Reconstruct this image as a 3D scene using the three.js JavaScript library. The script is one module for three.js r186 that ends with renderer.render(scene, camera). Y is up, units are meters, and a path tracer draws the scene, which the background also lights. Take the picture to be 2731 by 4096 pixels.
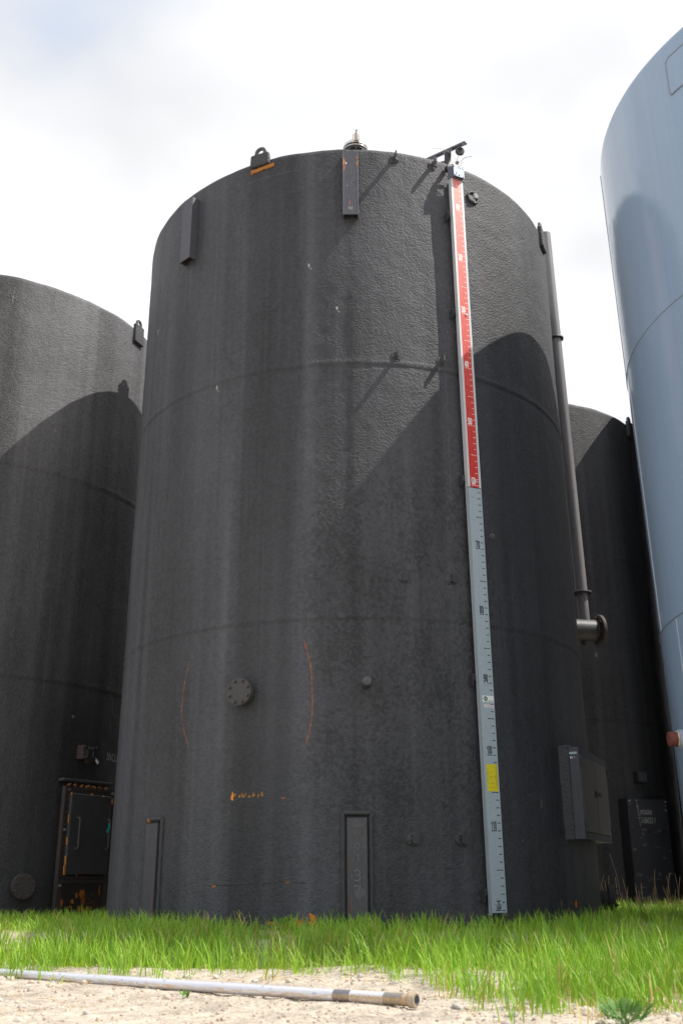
import * as THREE from 'three';
import { RoundedBoxGeometry } from 'three/addons/geometries/RoundedBoxGeometry.js';
import { mergeGeometries, mergeVertices } from 'three/addons/utils/BufferGeometryUtils.js';
import { TextGeometry } from 'three/addons/geometries/TextGeometry.js';
import { FontLoader } from 'three/addons/loaders/FontLoader.js';

// ------------------------------------------------------------------ camera
const scene = new THREE.Scene();
const EYE = 0.38;                                    // camera height over the tank pad
const camera = new THREE.PerspectiveCamera(54.22, 682 / 1024, 0.1, 2000);
{
  const fw = new THREE.Vector3(0, 0.343848, -0.939025), up = new THREE.Vector3(0.00476545, 0.939015, 0.343844);
  camera.position.set(0, EYE, 0);
  camera.up.copy(up);
  camera.lookAt(camera.position.clone().add(fw));
  camera.focus = 9.3;
  camera.userData.fStop = 4;
}
// ------------------------------------------------------------------ noise
function rng(seed) {
  let s = seed >>> 0;
  return () => { s = (s + 0x6D2B79F5) >>> 0; let t = s; t = Math.imul(t ^ (t >>> 15), t | 1); t ^= t + Math.imul(t ^ (t >>> 7), t | 61); return ((t ^ (t >>> 14)) >>> 0) / 4294967296; };
}
const hash = (x, y, s) => { let h = Math.imul(x, 374761393) ^ Math.imul(y, 668265263) ^ Math.imul(s, 2246822519); h = Math.imul(h ^ (h >>> 13), 1274126177); return ((h ^ (h >>> 16)) >>> 0) / 4294967296; };
function vn(x, y, s = 0, px = 0, py = 0) {           // value noise 0..1, optional periods
  let x0 = Math.floor(x), y0 = Math.floor(y); const fx = x - x0, fy = y - y0;
  let x1 = x0 + 1, y1 = y0 + 1;
  if (px) { x0 = ((x0 % px) + px) % px; x1 = ((x1 % px) + px) % px; }
  if (py) { y0 = ((y0 % py) + py) % py; y1 = ((y1 % py) + py) % py; }
  const u = fx * fx * fx * (fx * (fx * 6 - 15) + 10), v = fy * fy * fy * (fy * (fy * 6 - 15) + 10);
  const a = hash(x0, y0, s), b = hash(x1, y0, s), c = hash(x0, y1, s), d = hash(x1, y1, s);
  return a + (b - a) * u + (c - a) * v + (a - b - c + d) * u * v;
}
const fbm = (x, y, s, n = 4) => { let t = 0, a = 0.5, k = 0; for (let i = 0; i < n; i++) { t += a * vn(x, y, s + i * 17); k += a; x = x * 2.03 + 5.3; y = y * 2.03 + 1.7; a *= 0.5; } return t / k; };
const clamp = (x, a = 0, b = 1) => Math.min(b, Math.max(a, x));
const sstep = (a, b, x) => { const t = clamp((x - a) / (b - a)); return t * t * (3 - 2 * t); };
const lin2srgb = (c) => 255 * (c <= 0.0031308 ? 12.92 * c : 1.055 * Math.pow(c, 1 / 2.4) - 0.055);
const D2R = Math.PI / 180;

// ------------------------------------------------------------------ sky, sun, exposure
const SUN = new THREE.Vector3(0.5693, 0.8192, 0.0699).normalize();
{
  const w = 1024, h = 512, data = new Float32Array(w * h * 4);
  for (let j = 0; j < h; j++) for (let i = 0; i < w; i++) {
    const th = ((j + 0.5) / h - 0.5) * Math.PI, ph = ((i + 0.5) / w - 0.5) * 2 * Math.PI;
    const y = Math.sin(th), x = Math.cos(th) * Math.cos(ph), z = Math.cos(th) * Math.sin(ph);
    // a bright, broken layer of cloud seen as a plane overhead
    const k = 1 / (Math.max(y, 0) + 0.22), cx = x * k, cz = z * k;
    const n = fbm(cx * 1.5 + 3.1, cz * 1.5 + 9.4, 5, 6), m = fbm(cx * 3.4 + 40, cz * 3.4 + 11, 71, 5);
    const cover = sstep(0.13, 0.47, n * 0.72 + m * 0.28 + 0.055 + 0.08 * clamp(x, -0.6, 0.8) - 0.12 * sstep(-0.1, 0.8, z));
    const glow = Math.max(0, x * SUN.x + y * SUN.y + z * SUN.z);
    const cl = 0.875 + 0.50 * (m - 0.45) + 0.30 * (n - 0.5) + 0.30 * Math.pow(glow, 6);
    const t = clamp(y), b = [0.34 + 0.30 * (1 - t), 0.52 + 0.26 * (1 - t), 0.84 + 0.12 * (1 - t)];
    const c = [b[0] + (cl * 1.0 - b[0]) * cover, b[1] + (cl * 1.005 - b[1]) * cover, b[2] + (cl * 1.03 - b[2]) * cover];
    const o = (j * w + i) * 4;
    for (let q = 0; q < 3; q++) data[o + q] = y < -0.02 ? [0.34, 0.30, 0.24][q] : c[q];
    data[o + 3] = 1;
  }
  const t = new THREE.DataTexture(data, w, h, THREE.RGBAFormat, THREE.FloatType);
  t.mapping = THREE.EquirectangularReflectionMapping; t.magFilter = THREE.LinearFilter; t.minFilter = THREE.LinearFilter; t.wrapS = THREE.RepeatWrapping; t.needsUpdate = true;
  scene.background = t; scene.environment = t;
}
const sun = new THREE.DirectionalLight(new THREE.Color().setRGB(1, 0.955, 0.88), 4.4);
sun.position.copy(SUN).multiplyScalar(60); sun.castShadow = true; sun.shadow.mapSize.set(4096, 4096);
Object.assign(sun.shadow.camera, { left: -22, right: 22, top: 22, bottom: -22, near: 1, far: 140 });
sun.target.position.set(0, 2, -10); scene.add(sun, sun.target); sun.position.add(sun.target.position);
const renderer = new THREE.WebGLRenderer({ antialias: true });
renderer.setSize(682, 1024); renderer.toneMapping = THREE.LinearToneMapping; renderer.toneMappingExposure = 1.14;
renderer.shadowMap.enabled = true;

// ------------------------------------------------------------------ builders
const used = new Map();
function unique(n) { const k = used.get(n) || 0; used.set(n, k + 1); return k ? `${n}_${String(k).padStart(3, '0')}` : n; }
function mesh(name, geo, mat, parent, pos, rot) {
  const m = new THREE.Mesh(Array.isArray(geo) ? merge(geo) : geo, mat);
  m.name = parent === scene ? unique(name) : name; m.castShadow = m.receiveShadow = true;
  if (pos) m.position.set(...pos);
  if (rot) m.rotation.set(...rot);
  parent.add(m); return m;
}
function merge(gs) {
  return mergeGeometries(gs.map((g) => { const n = g.index ? g.toNonIndexed() : g.clone(); for (const k of Object.keys(n.attributes)) if (!['position', 'normal', 'uv'].includes(k)) n.deleteAttribute(k); return n; }));
}
function tag(o, label, category, group, kind) {
  if (label) o.userData.label = label;
  if (category) o.userData.category = category;
  if (group) o.userData.group = group;
  if (kind) o.userData.kind = kind;
  return o;
}
const box = (w, h, d, x = 0, y = 0, z = 0, r = 0.004) => new RoundedBoxGeometry(w, h, d, 2, Math.min(r, w / 2.2, h / 2.2, d / 2.2)).translate(x, y, z);
const flat = (w, h, d, x = 0, y = 0, z = 0) => new THREE.BoxGeometry(w, h, d).translate(x, y, z);
const cylZ = (r, len, x = 0, y = 0, z = 0, seg = 32, r2 = r) => new THREE.CylinderGeometry(r2, r, len, seg).rotateX(Math.PI / 2).translate(x, y, z);   // axis along z, r2 = far (+z) end
const cylY = (r, len, x = 0, y = 0, z = 0, seg = 32, r2 = r) => new THREE.CylinderGeometry(r2, r, len, seg).translate(x, y, z);
const tube = (pts, r, n = 40, seg = 8) => new THREE.TubeGeometry(new THREE.CatmullRomCurve3(pts.map((p) => new THREE.Vector3(...p)), false, 'catmullrom', 0.4), n, r, seg);
function lathe(pts, seg = 48) { return new THREE.LatheGeometry(pts.map((p) => new THREE.Vector2(...p)), seg); }
function discZ(pts, seg = 48) { return lathe(pts, seg).rotateX(Math.PI / 2); }
function lumpy(geo, amp, freq, seed) {               // roughens a small geometry
  const g = mergeVertices(geo.deleteAttribute('normal') && geo.deleteAttribute('uv') ? geo : geo, 1e-4), p = g.attributes.position;
  for (let i = 0; i < p.count; i++) {
    const x = p.getX(i), y = p.getY(i), z = p.getZ(i);
    p.setXYZ(i, x + amp * (vn(y * freq + 7, z * freq + x * freq, seed) - 0.5), y + amp * (vn(x * freq + 3, z * freq - y * freq, seed + 1) - 0.5), z + amp * (vn(x * freq + 9, y * freq + z * freq, seed + 2) - 0.5));
  }
  const u = new Float32Array(p.count * 2); for (let i = 0; i < p.count; i++) { u[i * 2] = p.getX(i) + 0.7 * p.getZ(i); u[i * 2 + 1] = p.getY(i) + 0.4 * p.getZ(i); }
  g.setAttribute('uv', new THREE.BufferAttribute(u, 2)); g.computeVertexNormals(); return g;
}
function canvasTex(w, h, draw, rx, ry) {
  const c = document.createElement('canvas'); c.width = w; c.height = h; draw(c.getContext('2d'), w, h);
  const t = new THREE.CanvasTexture(c); t.colorSpace = THREE.SRGBColorSpace; t.magFilter = THREE.LinearFilter;
  if (rx) { t.wrapS = t.wrapT = THREE.RepeatWrapping; t.repeat.set(rx, ry); }
  return t;
}
function grayTile(n, f) {                            // tiling height map
  const d = new Uint8Array(n * n * 4);
  for (let j = 0; j < n; j++) for (let i = 0; i < n; i++) { const v = clamp(f(i / n, j / n)) * 255; const o = (j * n + i) * 4; d[o] = d[o + 1] = d[o + 2] = v; d[o + 3] = 255; }
  const t = new THREE.DataTexture(d, n, n); t.wrapS = t.wrapT = THREE.RepeatWrapping; t.magFilter = t.minFilter = THREE.LinearFilter; t.needsUpdate = true; return t;
}
function colorTile(n, f) {
  const d = new Uint8Array(n * n * 4);
  for (let j = 0; j < n; j++) for (let i = 0; i < n; i++) { const c = f(i / n, j / n), o = (j * n + i) * 4; for (let q = 0; q < 3; q++) d[o + q] = clamp(lin2srgb(clamp(c[q])), 0, 255); d[o + 3] = 255; }
  const t = new THREE.DataTexture(d, n, n); t.colorSpace = THREE.SRGBColorSpace; t.wrapS = t.wrapT = THREE.RepeatWrapping; t.magFilter = t.minFilter = THREE.LinearFilter; t.needsUpdate = true; return t;
}
const rep = (t, x, y) => { const c = t.clone(); c.repeat.set(x, y); c.needsUpdate = true; return c; };
const rgb = (r, g, b) => new THREE.Color().setRGB(r, g, b);
const std = (c, rough = 0.6, metal = 0, more = {}) => new THREE.MeshStandardMaterial({ color: Array.isArray(c) ? rgb(...c) : c, roughness: rough, metalness: metal, side: THREE.DoubleSide, ...more });

// ------------------------------------------------------------------ materials
// sprayed foam skin: an orange-peel relief, 1.6 m to a tile
const foamTile = grayTile(1024, (u, v) => {
  const w = 0.9 * vn(u * 50, v * 50, 1, 50, 50), q = 0.9 * vn(u * 50, v * 50, 11, 50, 50);
  const a = vn(u * 98 + w, v * 110 + q, 2, 98, 110), b = vn(u * 164 + q, v * 176 + w, 3, 164, 176), c = vn(u * 300, v * 300, 4, 300, 300), e = vn(u * 14, v * 11, 6, 14, 11);
  return 0.40 * a + 0.34 * b + 0.10 * c + 0.16 * e;
});
const grainTile = grayTile(512, (u, v) => 0.5 * vn(u * 40, v * 40, 21, 40, 40) + 0.3 * vn(u * 90, v * 90, 22, 90, 90) + 0.2 * vn(u * 190, v * 190, 23, 190, 190));
const scuffTile = colorTile(512, (u, v) => {
  const a = vn(u * 5, v * 5, 31, 5, 5), b = vn(u * 24, v * 24, 32, 24, 24), c = vn(u * 120, v * 60, 33, 120, 60);
  let t = 0.80 + 0.25 * a + 0.22 * (b - 0.5) + 0.16 * (c - 0.5); return [t, t, t];
});
const steel = (c, rough = 0.5, metal = 0.0) => std(c, rough, metal, { map: rep(scuffTile, 1, 1), bumpMap: rep(grainTile, 1, 1), bumpScale: 0.0012 });
const M = {
  blackSteel: steel([0.075, 0.075, 0.085], 0.48),
  darkSteel: steel([0.035, 0.035, 0.040], 0.5),
  greySteel: steel([0.15, 0.148, 0.155], 0.45),
  rustSteel: steel([0.062, 0.040, 0.030], 0.75),
  hole: std([0.010, 0.010, 0.010], 0.9),
  foam: std([0.37, 0.15, 0.028], 0.85, 0, { bumpMap: rep(grainTile, 1, 1), bumpScale: 0.008 }),
  rustyFoam: std([0.24, 0.095, 0.03], 0.9, 0, { bumpMap: rep(grainTile, 1, 1), bumpScale: 0.008 }),
  bolt: steel([0.10, 0.075, 0.06], 0.5),
  brightBolt: std([0.55, 0.55, 0.55], 0.35, 0.8),
  blackFoam: std([0.048, 0.048, 0.052], 0.72, 0, { bumpMap: rep(foamTile, 0.625, 0.625), bumpScale: 0.010 }),
  galv: std([0.47, 0.52, 0.56], 0.42, 0.35, { map: rep(scuffTile, 1, 1) }),
  alu: std([0.80, 0.82, 0.84], 0.38, 0.55),
  stainless: std([0.66, 0.65, 0.63], 0.3, 0.9),
  blueBox: steel([0.14, 0.15, 0.19], 0.45),
  white: std([0.78, 0.78, 0.78], 0.6),
  redPlug: steel([0.17, 0.045, 0.032], 0.6),
  teal: std([0.03, 0.42, 0.36], 0.5, 0),
};

// ------------------------------------------------------------------ ground
function groundY(x, z) {
  const near = sstep(-8.2, -6.3, z);
  let y = -0.105 * near + 0.02 * (fbm(x * 0.5 + 3, z * 0.5, 81, 3) - 0.5);
  const d = sstep(-9, -6.8, z);
  y += d * (0.030 * (fbm(x * 2.6, z * 2.6, 82, 4) - 0.5) + 0.014 * (fbm(x * 11, z * 11, 83, 3) - 0.5) + 0.004 * (vn(x * 27, z * 27, 88) - 0.5));
  const edge = -5.55 + 0.55 * sstep(0.2, 1.1, x) + 0.3 * (fbm(x * 1.3, 2, 85, 2) - 0.5);
  y += 0.035 * Math.exp(-Math.pow((z - edge + 0.35) / 0.28, 2)) * (0.4 + fbm(x * 3, z * 3, 86, 2));
  if (x > -2.6 && x < 0.35) { const pz = -4.44 - (0.293 - x) * 0.684, off = Math.abs(z - pz), lie = -0.100 - (0.293 - x) * 0.0047; if (y > lie) y += (lie - y) * (1 - sstep(0.10, 0.30, off)); }
  return y;
}
const dirtTile = colorTile(1024, (u, v) => {
  const a = vn(u * 6, v * 6, 41, 6, 6), b = vn(u * 22, v * 22, 42, 22, 22), c = vn(u * 90, v * 90, 43, 90, 90), e = vn(u * 260, v * 260, 44, 260, 260);
  const straw = vn(u * 36, v * 180, 45, 36, 180) > 0.80 || vn(u * 170, v * 40, 46, 170, 40) > 0.83 ? 1 : 0;
  let t = 0.80 + 0.16 * a + 0.18 * (b - 0.5) + 0.30 * (c - 0.5) + 0.28 * (e - 0.5); t *= 1 - 0.22 * straw * c; t *= 1 - 0.18 * sstep(0.55, 0.75, vn(u * 13, v * 13, 47, 13, 13));
  return [0.565 * t, 0.485 * t, 0.392 * t];
});
const dirtBump = grayTile(1024, (u, v) => 0.35 * vn(u * 20, v * 20, 51, 20, 20) + 0.35 * vn(u * 64, v * 64, 52, 64, 64) + 0.3 * vn(u * 170, v * 170, 53, 170, 170));
const ground = (() => {
  const axis = (spans) => { const o = []; for (const [a, b, s] of spans) for (let t = a; t < b - 1e-6; t += s) o.push(t); o.push(spans.at(-1)[1]); return o; };
  const xs = axis([[-400, -40, 60], [-40, -10, 3], [-10, -2.8, 0.12], [-2.8, 2.8, 0.022], [2.8, 10, 0.12], [10, 40, 3], [40, 400, 60]]);
  const zs = axis([[-400, -40, 60], [-40, -18, 2], [-18, -7, 0.11], [-7, -3.3, 0.018], [-3.3, 4, 0.2], [4, 40, 4], [40, 400, 60]]);
  const P = new Float32Array(xs.length * zs.length * 3), U = new Float32Array(xs.length * zs.length * 2), I = [];
  zs.forEach((z, j) => xs.forEach((x, i) => { const k = j * xs.length + i; P.set([x, groundY(x, z), z], k * 3); U.set([x / 1.7, -z / 1.7], k * 2); }));
  for (let j = 0; j < zs.length - 1; j++) for (let i = 0; i < xs.length - 1; i++) { const a = j * xs.length + i, b = a + 1, c = a + xs.length, d = c + 1; I.push(a, c, b, b, c, d); }
  const g = new THREE.BufferGeometry(); g.setAttribute('position', new THREE.BufferAttribute(P, 3)); g.setAttribute('uv', new THREE.BufferAttribute(U, 2)); g.setIndex(I); g.computeVertexNormals();
  const m = mesh('ground', g, new THREE.MeshStandardMaterial({ map: dirtTile, bumpMap: dirtBump, bumpScale: 0.016, roughness: 0.95 }), scene);
  return tag(m, 'pale sandy dirt sloping up to the tanks', 'ground', null, 'structure');
})();

// ------------------------------------------------------------------ tanks
const R = 2.42, H = 7.45, SEAMS = [2.496, 4.957];
const SPAN = 200;
// features(ctx, X, Y, S): X(angle), Y(height) give pixels, S metres to pixels
function skin(seed, mid, size, tint, features, extra) {
  return canvasTex(size, size, (ctx, w, h) => {
    const im = ctx.createImageData(w, h), d = im.data;
    const col = new Float32Array(w), col2 = new Float32Array(w);
    for (let j = 0; j < h; j++) {
      const y = H * (1 - (j + 0.5) / h);
      for (let i = 0; i < w; i++) {
        const a = mid + ((i + 0.5) / w - 0.5) * SPAN, u = a * D2R * R;
        let t = 1 + 0.62 * (vn(u / 0.33, y / 7, seed) - 0.5) + 0.42 * (vn(u / 0.10, y / 2.6, seed + 1) - 0.5) + 0.20 * (vn(u / 0.035, y / 1.3, seed + 2) - 0.5);
        t += 0.42 * (fbm(u / 0.8, y / 0.9, seed + 3, 5) - 0.5) + 0.34 * (vn(u * 40, y * 40, seed + 9) - 0.5) + 0.22 * (vn(u * 85, y * 85, seed + 10) - 0.5);
        for (const s of SEAMS) t *= 1 - 0.42 * vn(u / 0.6, s, seed + 5) * Math.exp(-Math.pow((y - s + 0.022) / 0.013, 2));
        if (extra) t *= extra(a, y, u);
        const o = (j * w + i) * 4;
        for (let q = 0; q < 3; q++) d[o + q] = lin2srgb(clamp(tint[q] * t, 0.004, 1));
        d[o + 3] = 255;
      }
    }
    ctx.putImageData(im, 0, 0);
    const X = (a) => ((a - mid) / SPAN + 0.5) * w, Y = (y) => (1 - y / H) * h, S = w / (SPAN * D2R * R), T = h / H;
    // specks of pale overspray and dirt
    const r = rng(seed + 99);
    for (let k = 0; k < 8; k++) { ctx.fillStyle = `rgba(190,186,178,${0.2 + 0.4 * r()})`; const s = 0.8 + 2.2 * r(); ctx.fillRect(r() * w, r() * h, s * w / 2048, s * (1 + r()) * w / 2048); }
    for (let k = 0; k < 26; k++) { ctx.fillStyle = `rgba(150,148,146,${0.05 + 0.09 * r()})`; const x = r() * w, y = r() * h * 0.6; ctx.fillRect(x, y, (1.5 + 3 * r()) * w / 2048, (100 + 500 * r()) * w / 2048); }
    features(ctx, X, Y, S, T);
  });
}
function shellGeo(seed, mid, na, nh, wav, lip) {
  const P = [], U = [], I = [], hs = [];
  for (let j = 0; j <= nh; j++) hs.push(-0.25 + (H - 0.06 + 0.25) * j / nh);
  for (let k = 1; k <= 5; k++) hs.push(H - 0.06 + 0.06 * Math.sin(k / 5 * Math.PI / 2));
  for (const h of hs) for (let i = 0; i <= na; i++) {
    const deg = mid - 180 + 360 * i / na, a = deg * D2R, u = a * R, uw = ((deg + 3600) % 360) * D2R * R;
    const e = Math.min(1, (180 - Math.abs(deg - mid)) / 8);
    let r = R;
    r += e * wav * (0.010 * (vn(uw / 0.42, h / 4.5, seed + 41) - 0.5) + 0.012 * (fbm(uw / 0.55, h / 0.6, seed + 42, 3) - 0.5) + 0.004 * (vn(uw / 0.09, h / 0.11, seed + 43) - 0.5));
    for (const s of SEAMS) { const d = (h - s - 0.01 * wav * (vn(uw / 0.7, s, seed + 44) - 0.5)) / 0.020; r += (0.006 + 0.004 * vn(uw / 0.5, s, seed)) * wav * Math.exp(-d * d) - 0.004 * wav * Math.exp(-Math.pow(d + 1.7, 2)); }
    let y = h;
    if (h > H - 0.0601) { const t = clamp((h - (H - 0.06)) / 0.06); r -= lip * (1 - Math.sqrt(Math.max(0, 1 - t * t))); y += wav * e * t * 0.022 * (fbm(uw / 0.25, 3, seed + 45, 3) - 0.5); }
    P.push(r * Math.sin(a), y, r * Math.cos(a)); U.push((deg - mid) / SPAN + 0.5, h / H);
  }
  const n = na + 1;
  for (let j = 0; j < hs.length - 1; j++) for (let i = 0; i < na; i++) { const a = j * n + i, b = a + 1, c = a + n, d = c + 1; I.push(a, b, c, b, d, c); }
  const g = new THREE.BufferGeometry(); g.setAttribute('position', new THREE.Float32BufferAttribute(P, 3)); g.setAttribute('uv', new THREE.Float32BufferAttribute(U, 2)); g.setIndex(I); g.computeVertexNormals(); return g;
}
const roofGeo = (lip) => lathe([[0.001, 0.10], [1.2, 0.06], [R - lip - 0.02, 0.004], [R - lip + 0.006, -0.012], [R - lip - 0.02, -0.05]], 96);
const BX = SPAN * D2R * R / 1.6, BY = H / 1.6;
function tank(x, z, label, seed, mid, map, na, nh, wav, lip, mat) {
  const g = new THREE.Group(); g.name = unique('storage_tank'); g.position.set(x, 0, z); scene.add(g);
  tag(g, label, 'storage tank');
  mesh('shell', shellGeo(seed, mid, na, nh, wav, lip), mat || new THREE.MeshStandardMaterial({ map, bumpMap: rep(foamTile, BX, BY), bumpScale: 0.0068, roughness: 0.68 }), g);
  mesh('roof', roofGeo(lip), mat || M.blackFoam, g, [0, H, 0]);
  return g;
}
function on(parent, name, geo, mat, aDeg, h, r, spin = 0) {          // a part on the shell: local z is outward, x to the right, y up
  const a = aDeg * D2R, m = mesh(name, geo, mat, parent, [r * Math.sin(a), h, r * Math.cos(a)], [0, a + spin, 0]);
  return m;
}
const jig = (ctx, pts, X, Y, w, colours, seed) => {                   // a ragged line through (angle, height) points
  const r = rng(seed);
  for (let i = 0; i < pts.length - 1; i++) for (let k = 0; k < 14; k++) {
    const t = k / 14, u = (k + 1.15) / 14, A = pts[i], B = pts[i + 1];
    ctx.strokeStyle = colours[Math.floor(r() * colours.length)]; ctx.lineWidth = w * (0.5 + 1.0 * r()); ctx.globalAlpha = 0.55 + 0.45 * r();
    ctx.beginPath(); ctx.moveTo(X(A[0] + (B[0] - A[0]) * t) + (r() - 0.5) * 1.6, Y(A[1] + (B[1] - A[1]) * t)); ctx.lineTo(X(A[0] + (B[0] - A[0]) * u) + (r() - 0.5) * 1.6, Y(A[1] + (B[1] - A[1]) * u)); ctx.stroke();
  }
  ctx.globalAlpha = 1;
};
const splat = (ctx, x, y, w, h, c, seed) => { const r = rng(seed); ctx.fillStyle = c; ctx.beginPath(); for (let k = 0; k < 14; k++) { const a = k / 14 * 6.283, q = 0.55 + 0.6 * r(); ctx[k ? 'lineTo' : 'moveTo'](x + Math.cos(a) * w * q, y + Math.sin(a) * h * q); } ctx.fill(); };
const ORANGE = ['#ad5420', '#bd6426', '#7d3f1e', '#c27030'];

// main tank ---------------------------------------------------------
const mainMap = skin(100, 0, 2048, [0.0465, 0.0480, 0.0550], (ctx, X, Y, S, T) => {
  jig(ctx, [[-37.4, 2.22], [-38.0, 2.13], [-38.5, 2.01], [-38.9, 1.89], [-39.1, 1.82], [-38.7, 1.72], [-38.0, 1.60], [-37.2, 1.53], [-36.3, 1.45]], X, Y, 1.45, ORANGE, 1);
  jig(ctx, [[-10.3, 2.32], [-9.4, 2.18], [-8.8, 2.09], [-8.5, 1.97], [-8.3, 1.74], [-8.5, 1.62], [-9.0, 1.52], [-9.5, 1.43]], X, Y, 1.8, ORANGE, 2);
  const r = rng(5);
  for (let k = 0; k < 26; k++) { const a = -25 + 6.6 * k / 25; if (r() < 0.35 && k > 3) continue; splat(ctx, X(a), Y(1.015 + 0.02 * r() + 0.03 * Math.max(0, (a + 20) / 2) * r()), (0.003 + 0.007 * r()) * S, (0.006 + 0.02 * r()) * T, ['#a5681d', '#b87823', '#6d4a24'][k % 3], k); }
  splat(ctx, X(-24.8), Y(1.02), 0.016 * S, 0.04 * T, '#e08a1e', 77); splat(ctx, X(-14), Y(0.995), 0.02 * S, 0.006 * T, '#b9661e', 78);
  jig(ctx, [[-30, 0.325], [-26, 0.33], [-20, 0.335], [-14, 0.35], [-9.6, 0.345]], X, Y, 2.0, ['#1c1c1f', '#1a1a1c', '#27221f'], 3);
  splat(ctx, X(-28.5), Y(0.325), 0.03 * S, 0.01 * T, '#b0611c', 79); splat(ctx, X(-13), Y(0.35), 0.02 * S, 0.008 * T, '#8f4f22', 80);
  for (let k = 0; k < 22; k++) splat(ctx, X(-16.5 + 9 * r()), Y(0.03 + 0.045 * r()), (0.02 + 0.03 * r()) * S, (0.008 + 0.014 * r()) * T, ORANGE[k % 4], 200 + k);
  splat(ctx, X(-8.1), Y(0.085), 0.03 * S, 0.05 * T, '#c9741f', 240);
  splat(ctx, X(52.4), Y(0.16), 0.02 * S, 0.042 * T, '#d9791c', 241); splat(ctx, X(50.5), Y(0.17), 0.008 * S, 0.01 * T, '#b96218', 242);
  for (const [a, h] of [[-9.7, 6.05], [-3.2, 5.55], [-60, 6.0], [-33, 4.9]]) { splat(ctx, X(a), Y(h), 0.012 * S, 0.03 * T, 'rgba(190,186,176,.8)', Math.round(h * 100)); splat(ctx, X(a + 0.4), Y(h - 0.04), 0.008 * S, 0.012 * T, 'rgba(180,176,170,.7)', Math.round(h * 90)); }
  jig(ctx, [[-36, 7.16], [-24, 7.20], [-12, 7.22]], X, Y, 0.9, ['#8a5f47', '#5f5f63', '#555558'], 6);
  splat(ctx, X(46.5), Y(0.17), 0.03 * S, 0.035 * T, 'rgba(90,86,80,.8)', 243); splat(ctx, X(42), Y(0.98), 0.015 * S, 0.05 * T, 'rgba(110,100,90,.5)', 244);
}, (a, y, u) => {
  let t = 1;
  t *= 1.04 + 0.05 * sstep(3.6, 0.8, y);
  const g = (c, s) => Math.exp(-Math.pow((a - c) / s, 2));
  t *= 1 - 0.36 * (sstep(-25.8, -24.4, a) * sstep(-10.5, -15, a)) * (0.65 + 0.35 * sstep(5.5, 2.5, y)) * (0.75 + 0.5 * fbm(u / 0.2, y / 2.2, 336, 3));                     // old run-off band under the lifting lug
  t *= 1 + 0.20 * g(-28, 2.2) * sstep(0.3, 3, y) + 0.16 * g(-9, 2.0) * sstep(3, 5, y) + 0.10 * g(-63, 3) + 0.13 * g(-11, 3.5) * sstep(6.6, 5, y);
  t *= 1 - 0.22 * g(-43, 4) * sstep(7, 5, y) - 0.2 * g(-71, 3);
  t *= 1 + 0.16 * g(4, 2.2) * sstep(2.4, 1.4, y) * sstep(0.4, 0.9, y);
  const ru = 0.8 * u + 0.6 * y, rv = 0.8 * y - 0.6 * u; const m = sstep(0.47, 0.68, fbm(ru / 0.021, rv / 0.024, 333, 2) * 0.5 + fbm(u / 0.20, y / 0.45, 334, 5) * 0.5) * sstep(-16, -4, a) * sstep(44, 24, a) * sstep(4.6, 3.4, y) * sstep(0.3, 1.2, y);
  t *= 1 - 0.40 * m;                                                                     // mildew mottling
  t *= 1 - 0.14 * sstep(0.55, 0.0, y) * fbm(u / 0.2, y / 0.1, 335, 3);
  t *= 1 - 0.36 * sstep(22, 36, a);  // shade right of the gauge board, painted into the skin colour
  return t;
});
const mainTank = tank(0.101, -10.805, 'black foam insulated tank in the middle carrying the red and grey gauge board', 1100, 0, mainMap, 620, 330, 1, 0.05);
mainTank.name = 'storage_tank';
function lug(t, aDeg, pad = true) {
  const s = new THREE.Shape(); s.moveTo(-0.085, -0.02); s.lineTo(-0.085, 0.055); s.quadraticCurveTo(-0.062, 0.075, -0.062, 0.09); s.absarc(0, 0.09, 0.062, Math.PI, 0, true); s.quadraticCurveTo(0.062, 0.075, 0.085, 0.055); s.lineTo(0.085, -0.02); s.lineTo(-0.085, -0.02);
  const o = new THREE.Path(); o.absellipse(0, 0.088, 0.034, 0.040, 0, Math.PI * 2); s.holes.push(o);
  const g = new THREE.ExtrudeGeometry(s, { depth: 0.022, bevelEnabled: true, bevelSize: 0.003, bevelThickness: 0.003, bevelSegments: 1, curveSegments: 24 });
  const l = on(t, 'lifting_lug', g, M.blackSteel, aDeg, H - 0.005, R - 0.005);
  const ph = aDeg === -22.5 ? 0.15 : 0.28; if (pad) mesh('foam_pad', lumpy(box(0.21, ph, 0.06, 0, 0.06 - ph / 2, 0.015, 0.02), 0.014, 30, Math.abs(Math.round(aDeg)) + 7), M.blackFoam, l);
  return l;
}
for (const a of [-22.5, 67.5, -112.5]) lug(mainTank, a);
{ // torn strip of insulation under the lug
  const s = new THREE.Shape(); const r = rng(31); const top = [], bot = [];
  for (let k = 0; k <= 12; k++) { const x = -0.13 + 0.26 * k / 12; top.push([x, 0.006 + 0.012 * k / 12 + 0.012 * r()]); bot.push([x, -0.024 + 0.02 * k / 12 - 0.012 * r()]); }
  top.forEach((p, i) => s[i ? 'lineTo' : 'moveTo'](...p)); bot.reverse().forEach((p) => s.lineTo(...p));
  const f = on(mainTank, 'exposed_foam', new THREE.ExtrudeGeometry(s, { depth: 0.02, bevelEnabled: false }), M.foam, -21.9, 7.325, R - 0.006); f.rotation.z = 0.04; f.userData.label = 'torn orange strip of foam below the lifting lug';
  on(mainTank, 'exposed_foam', lumpy(box(0.03, 0.05, 0.02, 0, 0, 0, 0.008), 0.012, 50, 9), M.rustyFoam, -24.9, 7.305, R);
}
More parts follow.
